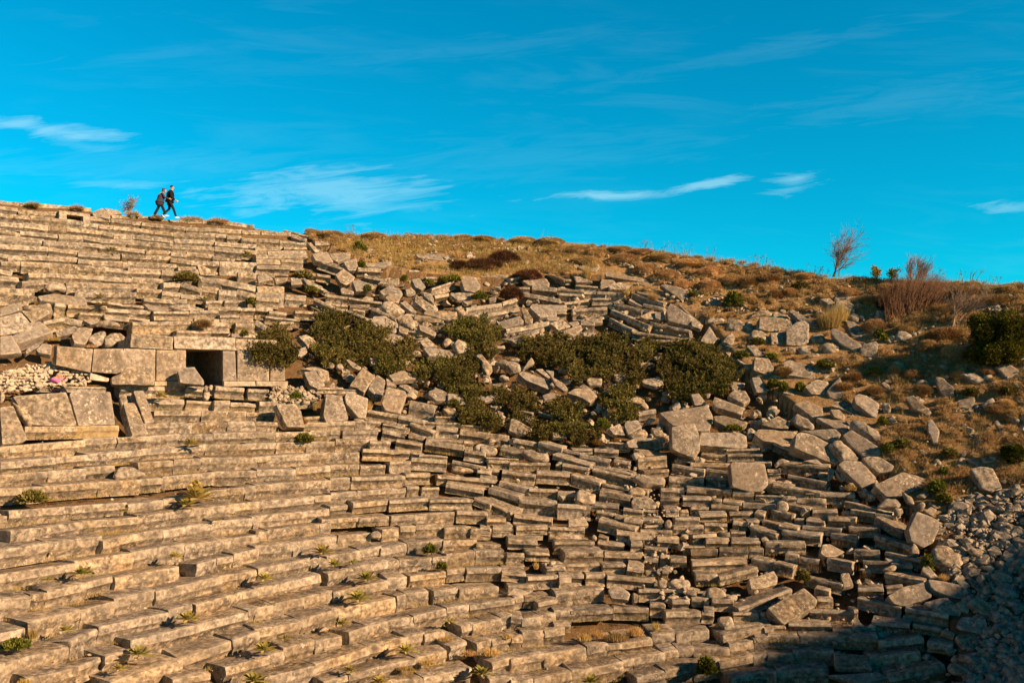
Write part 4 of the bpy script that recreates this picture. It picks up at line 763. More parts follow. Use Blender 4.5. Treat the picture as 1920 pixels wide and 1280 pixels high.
for e in MULLEIN.split(';'):
    x, y, s = (float(q) for q in e.split(','))
    base = hit(x, y+s*.55)-Vector((0, 0, .05)); m = base.y/F; R = s*m*1.55
    toc = -outward(base)
    base = base+toc*.25+Vector((0, 0, .12))
    V, Fc = [], []
    for k in range(24 if s > 9 else 14):
        a = k*2.4; el = lerp(.15, 1.25, k/24); ln = R*U(.75, 1.15)*(1.15 if el < .8 else .95)
        d = Vector((math.cos(a)*math.cos(el), math.sin(a)*math.cos(el), math.sin(el)))
        sd = Vector((-math.sin(a), math.cos(a), 0)); w = ln*.17
        b = len(V); cv = Vector((0, 0, -.22*ln))
        V += [Vector((0, 0, .04)), d*ln*.45+sd*w, d*ln*.45-sd*w, d*ln*.45-Vector((0, 0, w*.5)), d*ln*.85+sd*w*.7+cv*.5, d*ln*.85-sd*w*.7+cv*.5, d*ln*1.08+cv]
        Fc += [(b, b+1, b+3), (b, b+3, b+2), (b+1, b+4, b+3), (b+3, b+4, b+5), (b+3, b+5, b+2), (b+4, b+6, b+5)]
    if s > 20:
        for k in range(2):
            for j in range(34):
                a = U(0, 6.28); h = R*(.3+.75*j/40); leaf(V, Fc, Vector(((k-1)*.13, U(-.05, .05), h)), Vector((math.cos(a), math.sin(a), .6)).normalized(), R*.3*(1.15-j/50), .045)
    o = build('mullein_plant', V, Fc, M['mullein']); o.location = base
    PL.append((o, x, y, 'tall branching' if s > 20 else 'large' if s > 13 else 'small', 'mullein rosette', 'mullein', 'mulleins growing on the seats'))
for e in STRAW.split(';'):
    x, y, w, h = (float(q) for q in e.split(','))
    base = hit(x, y); m = base.y/F
    V, Fc = [], []
    for _ in range(int(100+1.15*w*h**.8)):
        a = U(0, 6.28); r = math.sqrt(rnd())
        p = Vector((math.cos(a)*r*w*m*.5, math.sin(a)*r*min(w, 20)*m*.5, -.08))
        d = Vector((math.cos(a)*r*.3+U(-.22, .3), math.sin(a)*r*.3+U(-.1, .1), 1)).normalized()
        blade(V, Fc, p, d, h*m*U(.4, 1.2)*(1.1-.6*r*r), .009+.005*rnd())
    rust = 1100 < x < 1200 and 815 < y < 840 or (560 < x < 580 and y > 780)
    o = build('straw_grass', V, Fc, M['rust'] if rust else M['straw']); o.location = base
    PL.append((o, x, y-h*.3, ('tall ' if h > 25 else '')+('rust-brown' if rust else 'golden'), 'grass tuft', 'grass tuft', 'tufts of dry grass'))
for noun in sorted(set(p[4] for p in PL)):
    ps = [p for p in PL if p[4] == noun]
    for p, l in zip(ps, labels([(p[1], p[2], p[3]) for p in ps], noun)): tag(p[0], l, p[5], p[6])
# ground cover that nobody could count
V, Fc = [], []
SKYL = [(0, 370), (440, 415), (560, 428), (640, 437), (850, 441), (1010, 450), (1060, 460), (1100, 455), (1250, 470), (1400, 490), (1550, 515), (1640, 521), (1920, 532)]
cover = list(pts_in(HILL, 2300))
for i in range(420):
    x = U(580, 1925); cover.append((x, interp(SKYL, x)+2+16*rnd()**1.5))
for x, y in cover:
    if on_stone(x, y): continue
    p = hit(x, y)-Vector((0, 0, .1)); q = noise.noise(Vector((x*.012, y*.022, 9)))
    if q < -.05 and rnd() < .7: continue
    R = U(.15, .42); H = R*U(.45, .75); b = len(V)
    off = Vector((U(-9, 9), U(-9, 9), 0))
    for v in JV: V.append(p+Vector((v.x*R*.72, v.y*R*.72, v.z*H*.72))*(1+.25*noise.noise(v*1.5+off)))
    Fc += [tuple(k+b for k in f) for f in JF]
    for _ in range(150):
        d = rdir(); d.z = abs(d.z)
        blade(V, Fc, p+Vector((d.x*R, d.y*R, d.z*H))*U(.7, 1), (d+rdir()*.5+Vector((0, 0, .4))).normalized(), U(.06, .17), .012)
tag(build('low_scrub', V, Fc, M['scrub']), 'low tan and brown scrub covering the dry hill above the seats', 'scrub', kind='stuff')
V, Fc = [], []
for x, y in pts_in(HILL, 9500):
    if noise.noise(Vector((x*.015, y*.03, 4))) < .0 and rnd() < .7 or on_stone(x, y): continue
    p = hit(x, y)-Vector((0, 0, .1))
    for _ in range(9): blade(V, Fc, p+Vector((U(-.2, .2), U(-.2, .2), -.05)), Vector((U(-.4, .5), U(-.4, .4), 1)).normalized(), U(.1, .34), .007)
for x, y in pts_in([(600, 440), (900, 452), (1100, 465), (1130, 510), (1000, 508), (870, 516), (760, 500), (640, 466)], 2600):
    if on_stone(x, y): continue
    p = hit(x, y)-Vector((0, 0, .1))
    for _ in range(10): blade(V, Fc, p+Vector((U(-.25, .25), U(-.25, .25), 0)), Vector((U(-.4, .5), U(-.4, .4), 1)).normalized(), U(.12, .4), .007)
for i in range(900):                      # the skyline fringe
    x = U(575, 1925); yy = interp([(0, 370), (440, 415), (560, 428), (640, 437), (850, 441), (1010, 450), (1060, 460), (1100, 455), (1250, 470), (1400, 490), (1550, 515), (1640, 521), (1920, 532)], x)+U(2, 9)
    p = hit(x, yy)
    for _ in range(5): blade(V, Fc, p+Vector((U(-.25, .25), U(-.25, .25), -.05)), Vector((U(-.4, .5), U(-.4, .4), 1)).normalized(), U(.12, .4), .008)
for x0, y0, x1, y1, hp, wall in seats:      # thin grass in the joints at the foot of the seats
    if wall or y0 < 560: continue
    k = noise.noise(Vector((x0*.01, y0*.02, 0)))
    left = 1 if x0 < 900 or y0 > 1150 else .35
    for _ in range(int(max(0, k+.3)*48*left*(x1-x0)/60)):
        t = rnd(); p = hit(lerp(x0, x1, t), lerp(y0, y1, t)); p = p-outward(p)*U(0, .1)-Vector((0, 0, hp*p.y/F-.02))
        for _ in range(6): blade(V, Fc, p+Vector((U(-.12, .12), U(-.04, .04), -.03)), Vector((U(-.5, .5), U(-.5, .3), 1)).normalized(), U(.05, .15), .007)
tag(build('dry_grass', V, Fc, M['straw']), 'thin dry grass over the hill and along the joints of the seats', 'grass', kind='stuff')
V, Fc = [], []
for x, y in pts_in(CHAOS, 700):
    p = hit(x, y)-Vector((0, 0, .3))
    for _ in range(12): blade(V, Fc, p+Vector((U(-.2, .2), U(-.2, .2), 0)), Vector((U(-.5, .5), U(-.5, .4), 1)).normalized(), U(.1, .3), .008)
tag(build('rusty_grass', V, Fc, M['rust']), 'rust-brown dry grass growing between the tumbled blocks', 'grass', kind='stuff')

# woody plants
def grow(p, d, ln, rad, lev, tube_out, twig_out, lean, spread, tips=None, split=(3, 5)):
    pts, rads = [p], [rad]; q = p.copy(); dd = d.copy()
    for i in range(4):
        dd = (dd+rdir()*.16+lean*.12).normalized(); q = q+dd*ln/4; pts.append(q); rads.append(rad*(1-.5*(i+1)/4))
    tgt = tube_out if lev > 1 else twig_out
    tube(tgt[0], tgt[1], pts, rads, 4 if lev > 1 else 3)
    if lev == 0:
        if tips is not None: tips.append(q)
        return
    for k in range(random.randint(*split)):
        t = random.randint(1, 4)
        nd = (dd+rdir()*spread+lean*.35).normalized()
        grow(pts[t], nd, ln*U(.55, .8), max(.0045, rads[t]*U(.5, .68)), lev-1, tube_out, twig_out, lean, spread, tips, split)
def tree(name, x, y, hpx, lab, cat, mat, trunks, lean, spread, lev, rad, leaves=None, split=(3, 5), ratio=.42):
    base = hit(x, y)-Vector((0, 0, .08)); Hh = hpx*base.y/F
    A, T, tips = ([], []), ([], []), []
    for k in range(trunks):
        d = (Vector((0, 0, 1))+Vector((lean.x*.45, U(-.15, .15), 0))+rdir()*(.1 if trunks == 1 else .35)).normalized()
        grow(Vector((U(-.06, .06)*trunks, U(-.05, .05)*trunks, 0)), d, Hh*ratio*U(.85, 1.05), rad, lev, A, T, lean, spread, tips, split)
    root = empty(name, base); tag(root, lab, cat)
    build('trunk', A[0], A[1], mat, parent=root); build('twigs', T[0], T[1], mat, parent=root)
    if leaves:
        V, Fc = [], []
        for t in tips:
            if rnd() < leaves[2]:
                for _ in range(leaves[3]): leaf(V, Fc, t+rdir()*.22*rnd(), rdir(), leaves[1], leaves[1]*.35)
        build('leaves', V, Fc, leaves[0], parent=root)
    return root
random.seed(21)
tree('bare_tree', 1567, 516, 100, 'leafless wind-bent tree standing alone on the skyline', 'tree', M['twig_grey'], 4, Vector((.2, 0, .32)), .74, 4, .042, split=(4, 5), ratio=.44)
tree('bare_bush', 1712, 532, 66, 'pinkish leafless bush rising on the skyline behind the red-brown bush', 'bush', M['twig_grey'], 8, Vector((.15, 0, .35)), .5, 3, .03, split=(5, 6))
tree('young_tree', 1641, 526, 36, 'slim yellow-leaved sapling on the skyline, nearer the bare tree', 'tree', M['twig_grey'], 2, Vector((0, 0, .5)), .5, 2, .025, (M['yellow_leaf'], .09, .9, 26))
tree('young_tree', 1670, 528, 40, 'yellow-green sapling on the skyline touching the red-brown bush', 'tree', M['twig_grey'], 2, Vector((.05, 0, .4)), .6, 2, .025, (M['yellow_leaf'], .09, .8, 24))
tree('bare_tree', 1786, 612, 92, 'small leafless tree with a dark stem beside the dark juniper', 'tree', M['twig_grey'], 3, Vector((.28, 0, .22)), .6, 4, .06, split=(4, 5), ratio=.5)
tree('bare_bush', 1822, 524, 34, 'thin leafless bush on the skyline above the dark juniper', 'bush', M['twig_grey'], 3, Vector((.25, 0, .3)), .5, 2, .018)
tree('bare_bush', 240, 400, 36, 'grey twiggy bush on the rim behind the walking couple', 'bush', M['twig_grey'], 5, Vector((.25, 0, .2)), .75, 3, .03, (M['scrub_dark'], .06, .35, 4))
tree('bare_bush', 1143, 730, 26, 'little leafless purple bush among the sprawling junipers', 'bush', M['twig_grey'], 4, Vector((0, 0, .3)), .5, 2, .015)
def broom():
    base = hit(1703, 574)-Vector((0, 0, .1)); m = base.y/F
    V, Fc = [], []
    for _ in range(2000):
        u = U(-1, 1); p = Vector((u*1.5+.1, U(-.7, .7), 0)); p.z = bowl(base.x+p.x, base.y+p.y)-base.z
        d = Vector((u*.45+U(-.2, .2)+.22, U(-.3, .3), 1)).normalized()
        hh = U(.55, 1.0)*(2.0*(1-.45*abs(u)**2)); mid = p+d*hh*.5+Vector((U(-.05, .05), 0, 0)); end = p+d*hh+Vector((U(.0, .3), U(-.1, .1), -.05))
        b = len(V); s = Vector((.009, .004, 0)); V += [p-s, p+s, mid-s*.8, mid+s*.8, end]; Fc += [(b, b+1, b+3, b+2), (b+2, b+3, b+4)]
    o = build('twiggy_bush', V, Fc, M['twig_red']); o.location = base
    tag(o, 'wide red-brown leafless bush of fine upright twigs on the hill', 'bush')
broom()
def big_juniper(x, y, rx, ry, lab, n):
    base = hit(x, y+ry*.85); m = base.y/F; A, H = rx*m, ry*2*m
    V, Fc, S, SF = [], [], [], []
    lob = [(Vector((U(-.75, .75)*A, U(-.7, .5)*A, U(-.02, .85)*H)), U(.2, .36)*A) for _ in range(60)]
    lob = [(c*(1 if (c.x/A)**2+((c.z-.3*H)/(.72*H))**2 < 1 else .75), r) for c, r in lob]
    for c, r in lob:
        tube(S, SF, [Vector((0, 0, -.1)), c*.4, c*.75], [.04, .02, .008], 4)
        for _ in range(n):
            d = rdir(); q = c+d*r*(rnd()**.35)*(1+.3*noise.noise(d*2+c))
            q.z = max(q.z, -.1)
            leaf(V, Fc, q, (d+Vector((0, 0, .7))+rdir()*.5).normalized(), U(.06, .13), U(.02, .036))
    root = empty('juniper_bush', base); tag(root, lab, 'shrub')
    build('foliage', V, Fc, M['dark_juniper'], parent=root); build('stems', S, SF, M['twig_grey'], parent=root)
big_juniper(1868, 638, 57, 46, 'large dense dark-green juniper bush on the right-hand hill beside the small bare tree', 700)
big_juniper(1899, 852, 17, 13, 'smaller dark juniper bush low on the hill above a long grey slab', 500)
# fine dead stalks and pink seed heads along the skyline
V, Fc = [], []
for x, y in ((1025, 448), (1205, 465), (1215, 466), (1250, 470), (1270, 472), (1290, 474), (1330, 480), (1420, 493), (1430, 494), (1440, 496), (1530, 512), (1540, 513), (700, 440), (660, 437), (1760, 522), (1748, 522), (1800, 524), (1860, 528)):
    p = hit(x, y+3)
    for _ in range(7):
        d = Vector((U(-.4, .5), U(-.3, .3), 1)).normalized(); l = U(.25, .7); q = p+Vector((U(-.3, .3), U(-.2, .2), -.05))
        tube(V, Fc, [q, q+d*l], [.008, .004], 3)
        for _ in range(6): leaf(V, Fc, q+d*l+rdir()*.05, rdir(), .06, .02)
tag(build('dry_stalks', V, Fc, M['twig_grey']), 'thin dead stalks and seed heads standing along the skyline', 'dry stalks', kind='stuff')

# ------------------------------------------------------------------ people
M['skin'] = plain('skin', (.5, .28, .18)); M['black'] = plain('black_cloth', (.012, .012, .015)); M['trouser'] = plain('dark_trousers', (.02, .017, .018))
M['coat'] = plain('slate_coat', (.055, .05, .078)); M['scarf'] = plain('grey_headscarf', (.11, .1, .1)); M['hair'] = plain('black_hair', (.012, .008, .007), .6)
M['shoe'] = plain('white_shoes', (.75, .73, .7)); M['pink'] = plain('pink_top', (.72, .2, .5)); M['strap'] = plain('pale_strap', (.5, .4, .3)); M['paper'] = plain('white_paper', (.8, .8, .8)); M['dark_skin_shoe'] = plain('dark_shoes', (.03, .025, .025))
def skin(name, J, Ed, mat, parent, sub=2):
    keys = list(J); me = bpy.data.meshes.new(name)
    me.from_pydata([J[k][:3] for k in keys], [(keys.index(a), keys.index(b)) for a, b in Ed], [])
    o = bpy.data.objects.new(name, me); COL.objects.link(o)
    o.modifiers.new('s', 'SKIN'); o.modifiers.new('d', 'SUBSURF').levels = sub
    sv = me.skin_vertices[0].data
    for i, k in enumerate(keys):
        r = J[k][3]; sv[i].radius = r if isinstance(r, tuple) else (r, r); sv[i].use_root = (i == 0)
    bpy.context.view_layer.update()
    ev = o.evaluated_get(bpy.context.evaluated_depsgraph_get())
    nm = bpy.data.meshes.new_from_object(ev); nm.name = name
    bpy.data.objects.remove(o)
    nm.materials.clear(); nm.materials.append(mat); nm.shade_smooth()
    q = bpy.data.objects.new(name, nm); COL.objects.link(q); q.parent = parent
    return q
def hand(J, Ed, wrist, p, d, side, tag_):
    """palm and five fingers: p the wrist point, d the way the hand points, side the thumb's way"""
    d = d.normalized(); s = (side-d*side.dot(d)).normalized(); n = d.cross(s)
    J[tag_+'p'] = (*(p+d*.05), (.036, .02)); Ed.append((wrist, tag_+'p'))
    for k, (o, l) in enumerate(((-.03, .066), (-.01, .08), (.01, .085), (.03, .076))):
        a = p+d*.095+s*o; b = a+d*l*.55+n*.02; c = b+d*l*.3+n*.045
        for j, q in enumerate((a, b, c)): J[f'{tag_}{k}{j}'] = (*q, (.011-.001*j,)*2)
        Ed += [(tag_+'p', f'{tag_}{k}0'), (f'{tag_}{k}0', f'{tag_}{k}1'), (f'{tag_}{k}1', f'{tag_}{k}2')]
    a = p+d*.05+s*.045; b = a+d*.04+s*.02
    J[tag_+'t0'] = (*a, (.012, .012)); J[tag_+'t1'] = (*b, (.01, .01)); Ed += [(tag_+'p', tag_+'t0'), (tag_+'t0', tag_+'t1')]
def headparts(J, Ed, top, neck, fwd):
    """skull, jaw, nose and ears on the joint 'neck'"""
    h = Vector(top); f = Vector(fwd)
    J['skull'] = (*(h+Vector((0, 0, -.1))-f*.01), (.078, .092)); J['crown'] = (*(h+Vector((0, 0, -.045))-f*.015), (.06, .075))
    J['jaw'] = (*(h+Vector((0, 0, -.175))+f*.035), (.05, .05)); J['chin'] = (*(h+Vector((0, 0, -.205))+f*.065), (.028, .026)); J['nose'] = (*(h+Vector((0, 0, -.125))+f*.108), (.014, .018))
    Ed += [(neck, 'skull'), ('skull', 'crown'), ('skull', 'jaw'), ('jaw', 'chin'), ('skull', 'nose')]
    for s in (-1, 1):
        J[f'ear{s}'] = (*(h+Vector((0, s*.082, -.125))), (.012, .02)); Ed.append(('skull', f'ear{s}'))
def ball(name, c, r, mat, parent, cut=None):
    V = [Vector((v.x*r[0], v.y*r[1], v.z*r[2])) for v in IV]; V = [Vector(c)+v*(1+.06*noise.noise(v*14)) for v in V]
    return build(name, V, IF, mat, parent=parent, smooth=180)
def shoe(name, heel, ang, mat, parent):
    V = []
    for v in IV:
        x = v.x*.14; z = v.z*.055; z = max(z, -.04); w = .045*(1+.2*v.x)
        V.append(Vector((x, v.y*w, z*(1-.35*v.x))))
    R = Matrix.Rotation(ang, 3, 'Y')
    return build(name, [Vector(heel)+R @ (v+Vector((.07, 0, 0))) for v in V], IF, mat, parent=parent, smooth=180)
def eyes(top, parent):
    for s in (-1, 1): ball('eye', (top[0]+.082, s*.032, top[2]-.108), (.012, .013, .011), M['hair'], parent)
def man():
    base = hit(316, 411)+Vector((0, 0, .0)); base = base-outward(base)*.25
    root = empty('person', base, math.radians(24)); root.scale = (1.03,)*3
    tag(root, 'man with short dark hair in black jacket striding ahead along the rim', 'person')
    J = {'hip': (0, 0, .95, (.12, .15)), 'waist': (.02, 0, 1.1, (.1, .13)), 'chest': (.05, 0, 1.32, (.12, .17)), 'up': (.07, 0, 1.46, (.07, .1)), 'neck': (.1, 0, 1.56, (.052, .052))}
    Ed = [('hip', 'waist'), ('waist', 'chest'), ('chest', 'up'), ('up', 'neck')]
    headparts(J, Ed, (.14, 0, 1.79), 'neck', (1, 0, 0))
    legs = {-1: [(.08, .52), (.33, .1)], 1: [(-.02, .53), (-.34, .2)]}
    for s, ((kx, kz), (ax, az)) in legs.items():
        J[f'h{s}'] = (.0, s*.09, .9, .085); J[f'k{s}'] = (kx+(.12 if s < 0 else .02), s*.09, kz, .055); J[f'a{s}'] = (ax, s*.08, az, .038)
        Ed += [('hip', f'h{s}'), (f'h{s}', f'k{s}'), (f'k{s}', f'a{s}')]
    arms = {-1: [(.05, 1.16), (.27, .98)], 1: [(-.08, 1.16), (.0, .93)]}
    for s, ((ex, ez), (wx, wz)) in arms.items():
        J[f's{s}'] = (.06, s*.18, 1.44, .058); J[f'e{s}'] = (ex, s*.25, ez, .043); J[f'w{s}'] = (wx, s*.22, wz, .029)
        Ed += [('up', f's{s}'), (f's{s}', f'e{s}'), (f'e{s}', f'w{s}')]
        w = Vector(J[f'w{s}'][:3]); hand(J, Ed, f'w{s}', w, w-Vector(J[f'e{s}'][:3]), Vector((1, 0, .3)), f'f{s}')
    skin('body', J, Ed, M['skin'], root)
    G = {k: J[k] for k in ('waist', 'chest', 'up')}
    G = {'waist': (.02, 0, 1.08, (.18, .22)), 'hem': (0, 0, .9, (.185, .22)), 'chest': (.05, 0, 1.32, (.19, .23)), 'up': (.07, 0, 1.46, (.1, .13)), 'collar': (.09, 0, 1.55, (.07, .07))}
    Eg = [('waist', 'hem'), ('waist', 'chest'), ('chest', 'up'), ('up', 'collar')]
    for s in (-1, 1):
        for k, r in (('s', .085), ('e', .068), ('w', .05)): G[f'{k}{s}'] = (*J[f'{k}{s}'][:3], r)
        Eg += [('up', f's{s}'), (f's{s}', f'e{s}'), (f'e{s}', f'w{s}')]
    skin('jacket', G, Eg, M['black'], root)
    T = {'hip': (0, 0, .95, (.14, .17))}; Et = []
    for s in (-1, 1):
        for k, r in (('h', .1), ('k', .072), ('a', .055)): T[f'{k}{s}'] = (*J[f'{k}{s}'][:3], r)
        Et += [('hip', f'h{s}'), (f'h{s}', f'k{s}'), (f'k{s}', f'a{s}')]
    skin('trousers', T, Et, M['trouser'], root)
    ball('hair', (.115, 0, 1.735), (.095, .082, .07), M['hair'], root); eyes((.14, 0, 1.79), root)
    shoe('shoe', (.31, -.08, .05), -.1, M['shoe'], root); shoe('shoe', (-.38, .08, .13), .55, M['shoe'], root)
    h = Vector(J['w-1'][:3])+Vector((.12, 0, -.06)); ball('paper_tissue', h, (.04, .03, .03), M['paper'], root)
def woman():
    base = hit(297, 408.5); base = base-outward(base)*.35
    root = empty('person', base, math.radians(24)); root.scale = (.96,)*3
    tag(root, 'woman in long slate coat and grey headscarf following with an arm outstretched', 'person')
    J = {'hip': (0, 0, .9, (.12, .15)), 'waist': (.04, 0, 1.05, (.1, .12)), 'chest': (.11, 0, 1.25, (.11, .15)), 'up': (.15, 0, 1.36, (.07, .09)), 'neck': (.2, 0, 1.44, (.05, .05))}
    Ed = [('hip', 'waist'), ('waist', 'chest'), ('chest', 'up'), ('up', 'neck')]
    headparts(J, Ed, (.26, 0, 1.65), 'neck', (1, 0, 0))
    for s, (k, a) in {-1: ((.17, .5), (.2, .14)), 1: ((-.1, .48), (-.3, .1))}.items():
        J[f'h{s}'] = (0, s*.085, .86, .085); J[f'k{s}'] = (k[0], s*.09, k[1], .055); J[f'a{s}'] = (a[0]+(.1 if s < 0 else 0), s*.08, a[1], .038)
        Ed += [('hip', f'h{s}'), (f'h{s}', f'k{s}'), (f'k{s}', f'a{s}')]
    for s, (e, w) in {-1: ((.24, 1.1), (.48, 1.06)), 1: ((.1, 1.08), (.28, 1.0))}.items():
        J[f's{s}'] = (.14, s*.16, 1.34, .052); J[f'e{s}'] = (e[0], s*.22, e[1], .04); J[f'w{s}'] = (w[0], s*.17, w[1], .027)
        Ed += [('up', f's{s}'), (f's{s}', f'e{s}'), (f'e{s}', f'w{s}')]
        wv = Vector(J[f'w{s}'][:3]); hand(J, Ed, f'w{s}', wv, wv-Vector(J[f'e{s}'][:3]), Vector((.2, 0, 1)), f'f{s}')
    skin('body', J, Ed, M['skin'], root)
    G = {'waist': (.03, 0, 1.05, (.19, .22)), 'hipc': (.0, 0, .85, (.22, .25)), 'hem': (-.01, 0, .58, (.24, .26)), 'chest': (.11, 0, 1.25, (.18, .21)), 'up': (.15, 0, 1.37, (.09, .12))}
    Eg = [('waist', 'hipc'), ('hipc', 'hem'), ('waist', 'chest'), ('chest', 'up')]
    for s in (-1, 1):
        for k, r in (('s', .078), ('e', .062), ('w', .046)): G[f'{k}{s}'] = (*J[f'{k}{s}'][:3], r)
        Eg += [('up', f's{s}'), (f's{s}', f'e{s}'), (f'e{s}', f'w{s}')]
    skin('coat', G, Eg, M['coat'], root)
    T = {'hip': (0, 0, .88, (.12, .15))}; Et = []
    for s in (-1, 1):
        for k, r in (('h', .095), ('k', .085), ('a', .08)): T[f'{k}{s}'] = (*J[f'{k}{s}'][:3], r)
        Et += [('hip', f'h{s}'), (f'h{s}', f'k{s}'), (f'k{s}', f'a{s}')]
    skin('trousers', T, Et, M['trouser'], root)
    S = {'a': (.225, 0, 1.55, (.1, .1)), 'b': (.22, 0, 1.62, (.08, .085)), 'c': (.19, 0, 1.44, (.085, .1)), 'd': (.13, 0, 1.38, (.09, .13))}
    skin('headscarf', S, [('a', 'b'), ('a', 'c'), ('c', 'd')], M['scarf'], root); eyes((.27, 0, 1.65), root)
    B = {'a': (.2, -.19, 1.42, .012), 'b': (.03, -.21, 1.34, .012), 'c': (-.09, -.2, 1.22, .012)}
    skin('bag_strap', B, [('a', 'b'), ('b', 'c')], M['strap'], root)
    shoe('shoe', (.3, -.08, .06), -.1, M['shoe'], root); shoe('shoe', (-.32, .08, .05), .2, M['dark_skin_shoe'], root)
def sitter():
    p = hit(97, 716); toc = -outward(p); base = p+Vector((0, 0, -.62))+toc*.05
    az = math.atan2(toc.y, toc.x)
    root = empty('person', base, az+math.radians(52))
    tag(root, 'dark-haired person in pink top half hidden behind the long slab', 'person')
    J = {'hip': (0, 0, .3, (.13, .16)), 'waist': (.02, 0, .45, (.1, .13)), 'chest': (.06, 0, .62, (.11, .16)), 'up': (.1, 0, .74, (.07, .1)), 'neck': (.14, 0, .82, (.05, .05))}
    Ed = [('hip', 'waist'), ('waist', 'chest'), ('chest', 'up'), ('up', 'neck')]
    headparts(J, Ed, (.22, 0, 1.02), 'neck', (.94, 0, -.34))
    for s in (-1, 1):
        J[f'h{s}'] = (.05, s*.1, .27, .085); J[f'k{s}'] = (.42, s*.13, .33, .058); J[f'a{s}'] = (.5, s*.12, .0, .04); J[f'o{s}'] = (.66, s*.13, -.06, .032)
        J[f's{s}'] = (.09, s*.18, .72, .055); J[f'e{s}'] = (.28, s*.27, .62, .042); J[f'w{s}'] = (.4, s*.16, .75, .028)
        Ed += [('hip', f'h{s}'), (f'h{s}', f'k{s}'), (f'k{s}', f'a{s}'), (f'a{s}', f'o{s}'), ('up', f's{s}'), (f's{s}', f'e{s}'), (f'e{s}', f'w{s}')]
        w = Vector(J[f'w{s}'][:3]); hand(J, Ed, f'w{s}', w, w-Vector(J[f'e{s}'][:3]), Vector((0, -s, .4)), f'f{s}')
    skin('body', J, Ed, M['skin'], root)
    G = {'waist': (.02, 0, .42, (.14, .17)), 'chest': (.06, 0, .62, (.15, .19)), 'up': (.1, 0, .74, (.09, .13))}; Eg = [('waist', 'chest'), ('chest', 'up')]
    for s in (-1, 1):
        for k, r in (('s', .085), ('e', .068), ('w', .045)): G[f'{k}{s}'] = (*J[f'{k}{s}'][:3], r)
        Eg += [('up', f's{s}'), (f's{s}', f'e{s}'), (f'e{s}', f'w{s}')]
    skin('top', G, Eg, M['pink'], root)
    T = {'hip': (0, 0, .3, (.14, .17))}; Et = []
    for s in (-1, 1):
        for k, r in (('h', .1), ('k', .075), ('a', .055)): T[f'{k}{s}'] = (*J[f'{k}{s}'][:3], r)
        Et += [('hip', f'h{s}'), (f'h{s}', f'k{s}'), (f'k{s}', f'a{s}')]
    skin('trousers', T, Et, M['trouser'], root)
    S = {'a': (.17, 0, .93, (.1, .105)), 'b': (.16, 0, .98, (.085, .09)), 'c': (.08, 0, .85, (.08, .095)), 'd': (.0, 0, .72, (.06, .09))}
    skin('hair', S, [('a', 'b'), ('a', 'c'), ('c', 'd')], M['hair'], root)
    eyes((.2, 0, .99), root)
man(); woman(); sitter()

# ------------------------------------------------------------------ sky, sun, camera
W = bpy.data.worlds.new('World'); SC.world = W; W.use_nodes = True
nt = W.node_tree; N = nt.nodes; bg = N['Background']
sky = N.new('ShaderNodeTexSky'); sky.sky_type = 'NISHITA'; sky.sun_disc = False; sky.sun_elevation = SUN_EL; sky.sun_rotation = SUN_AZ
sky.altitude = 1700; sky.air_density = 1.0; sky.dust_density = .3; sky.ozone_density = 3
tc = N.new('ShaderNodeTexCoord'); sep = N.new('ShaderNodeSeparateXYZ'); nt.links.new(tc.outputs['Generated'], sep.inputs[0])
def wm(op, a, b=None, c=None):
    m = N.new('ShaderNodeMath'); m.operation = op
    for i, v in enumerate((a, b, c)):
        if v is None: continue
        if isinstance(v, (int, float)): m.inputs[i].default_value = v
        else: nt.links.new(v, m.inputs[i])
    return m.outputs[0]
def wmix(f, a, b, mode='MIX'):
    m = N.new('ShaderNodeMix'); m.data_type = 'RGBA'; m.blend_type = mode
    for s, v in ((m.inputs[0], f), (m.inputs[6], a), (m.inputs[7], b)):
        if isinstance(v, (int, float)): s.default_value = v
        elif isinstance(v, tuple): s.default_value = (*v, 1)
        else: nt.links.new(v, s)
    return m.outputs[2]
def wramp(f, stops):
    r = N.new('ShaderNodeValToRGB'); e = r.color_ramp.elements
    while len(e) < len(stops): e.new(.5)
    for i, (p, c) in enumerate(stops): e[i].position = p; e[i].color = (c, c, c, 1) if isinstance(c, (int, float)) else (*c, 1)
    nt.links.new(f, r.inputs[0]); return r.outputs[0]
X, Y, Z = sep.outputs
tint = wramp(Z, SKY_TINT)
col = wmix(1.0, sky.outputs[0], tint, 'MULTIPLY')
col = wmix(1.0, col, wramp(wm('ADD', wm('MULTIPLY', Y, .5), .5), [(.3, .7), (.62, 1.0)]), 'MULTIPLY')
ys = wm('MAXIMUM', Y, .05); u = wm('DIVIDE', X, ys); v = wm('DIVIDE', Z, ys); fr = wm('GREATER_THAN', Y, .05)
def wnoise(sx, sy, sc, det, rough, dist=0, ox=0, rot=0.0):
    cb = N.new('ShaderNodeCombineXYZ')
    uu = wm('ADD', wm('MULTIPLY', u, math.cos(rot)), wm('MULTIPLY', v, math.sin(rot))); vv = wm('SUBTRACT', wm('MULTIPLY', v, math.cos(rot)), wm('MULTIPLY', u, math.sin(rot)))
    nt.links.new(wm('ADD', wm('MULTIPLY', uu, sx), ox), cb.inputs[0]); nt.links.new(wm('MULTIPLY', vv, sy), cb.inputs[1])
    n = N.new('ShaderNodeTexNoise'); n.inputs['Scale'].default_value = sc; n.inputs['Detail'].default_value = det; n.inputs['Roughness'].default_value = rough; n.inputs['Distortion'].default_value = dist
    nt.links.new(cb.outputs[0], n.inputs['Vector']); return n.outputs['Fac']
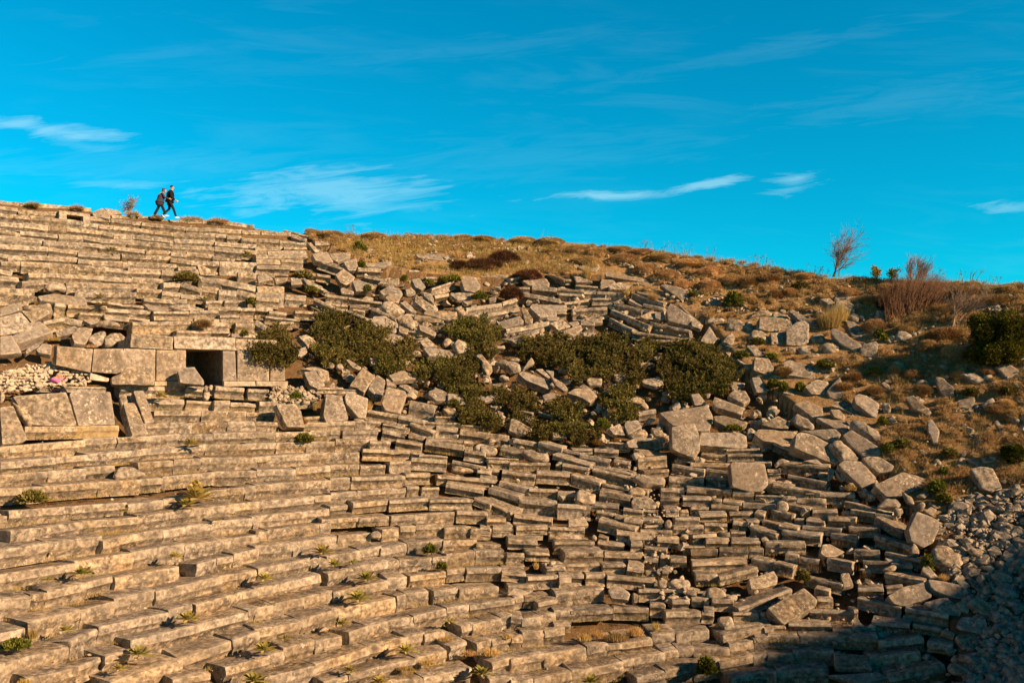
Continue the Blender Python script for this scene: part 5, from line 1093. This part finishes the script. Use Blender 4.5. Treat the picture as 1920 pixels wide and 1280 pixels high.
wisp = wnoise(2.2, 16, 2.2, 8, .62, .6, rot=-.05); fine = wnoise(3.5, 26, 3.2, 8, .68, .8, 5, rot=.1)
cl = wm('MULTIPLY', wramp(wisp, [(.5, 0.0), (.8, 1.0)]), wramp(wnoise(1, 2.5, 2.0, 3, .5, 0, 2), [(.4, 0.0), (.65, .07)]))
def puff(px, py, rx, ry, rot, amt, lo=.35, hi=.75):
    cu, cv = (px-960)/F, (HOR-py)/F; c, s = math.cos(rot), math.sin(rot)
    du = wm('SUBTRACT', u, cu); dv = wm('SUBTRACT', v, cv)
    a = wm('DIVIDE', wm('ADD', wm('MULTIPLY', du, c), wm('MULTIPLY', dv, s)), rx/F); b = wm('DIVIDE', wm('SUBTRACT', wm('MULTIPLY', dv, c), wm('MULTIPLY', du, s)), ry/F)
    r = wm('SQRT', wm('ADD', wm('MULTIPLY', a, a), wm('MULTIPLY', b, b)))
    e = wm('SUBTRACT', 1.0, r)
    k = wm('ADD', e, wm('MULTIPLY', wm('SUBTRACT', fine, .5), 3.6))
    return wm('MULTIPLY', wramp(k, [(.05, 0.0), (1.0, 1.0)]), amt)
for a in CLOUDS: cl = wm('MAXIMUM', cl, puff(*a))
cl = wm('MULTIPLY', wm('MINIMUM', cl, 1.0), fr)
col = wmix(cl, col, CLOUD_COL)
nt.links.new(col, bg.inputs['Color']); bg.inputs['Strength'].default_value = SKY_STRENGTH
sl = bpy.data.lights.new('sun', 'SUN'); sl.energy = SUN_POWER; sl.angle = math.radians(.55); sl.color = SUN_COL
so = bpy.data.objects.new('sun', sl); so.rotation_euler = (-SUN).to_track_quat('-Z', 'Y').to_euler(); COL.objects.link(so)
cam = bpy.data.cameras.new('camera'); cam.sensor_width = 36; cam.lens = 36*F/1920; cam.shift_y = (HOR-640)/1920; cam.clip_end = 2000
co = bpy.data.objects.new('camera', cam); co.rotation_euler = (math.pi/2, 0, 0); COL.objects.link(co); SC.camera = co
SC.view_settings.view_transform = 'Standard'; SC.view_settings.look = 'None'; SC.view_settings.exposure = EXPOSURE; SC.view_settings.gamma = 1
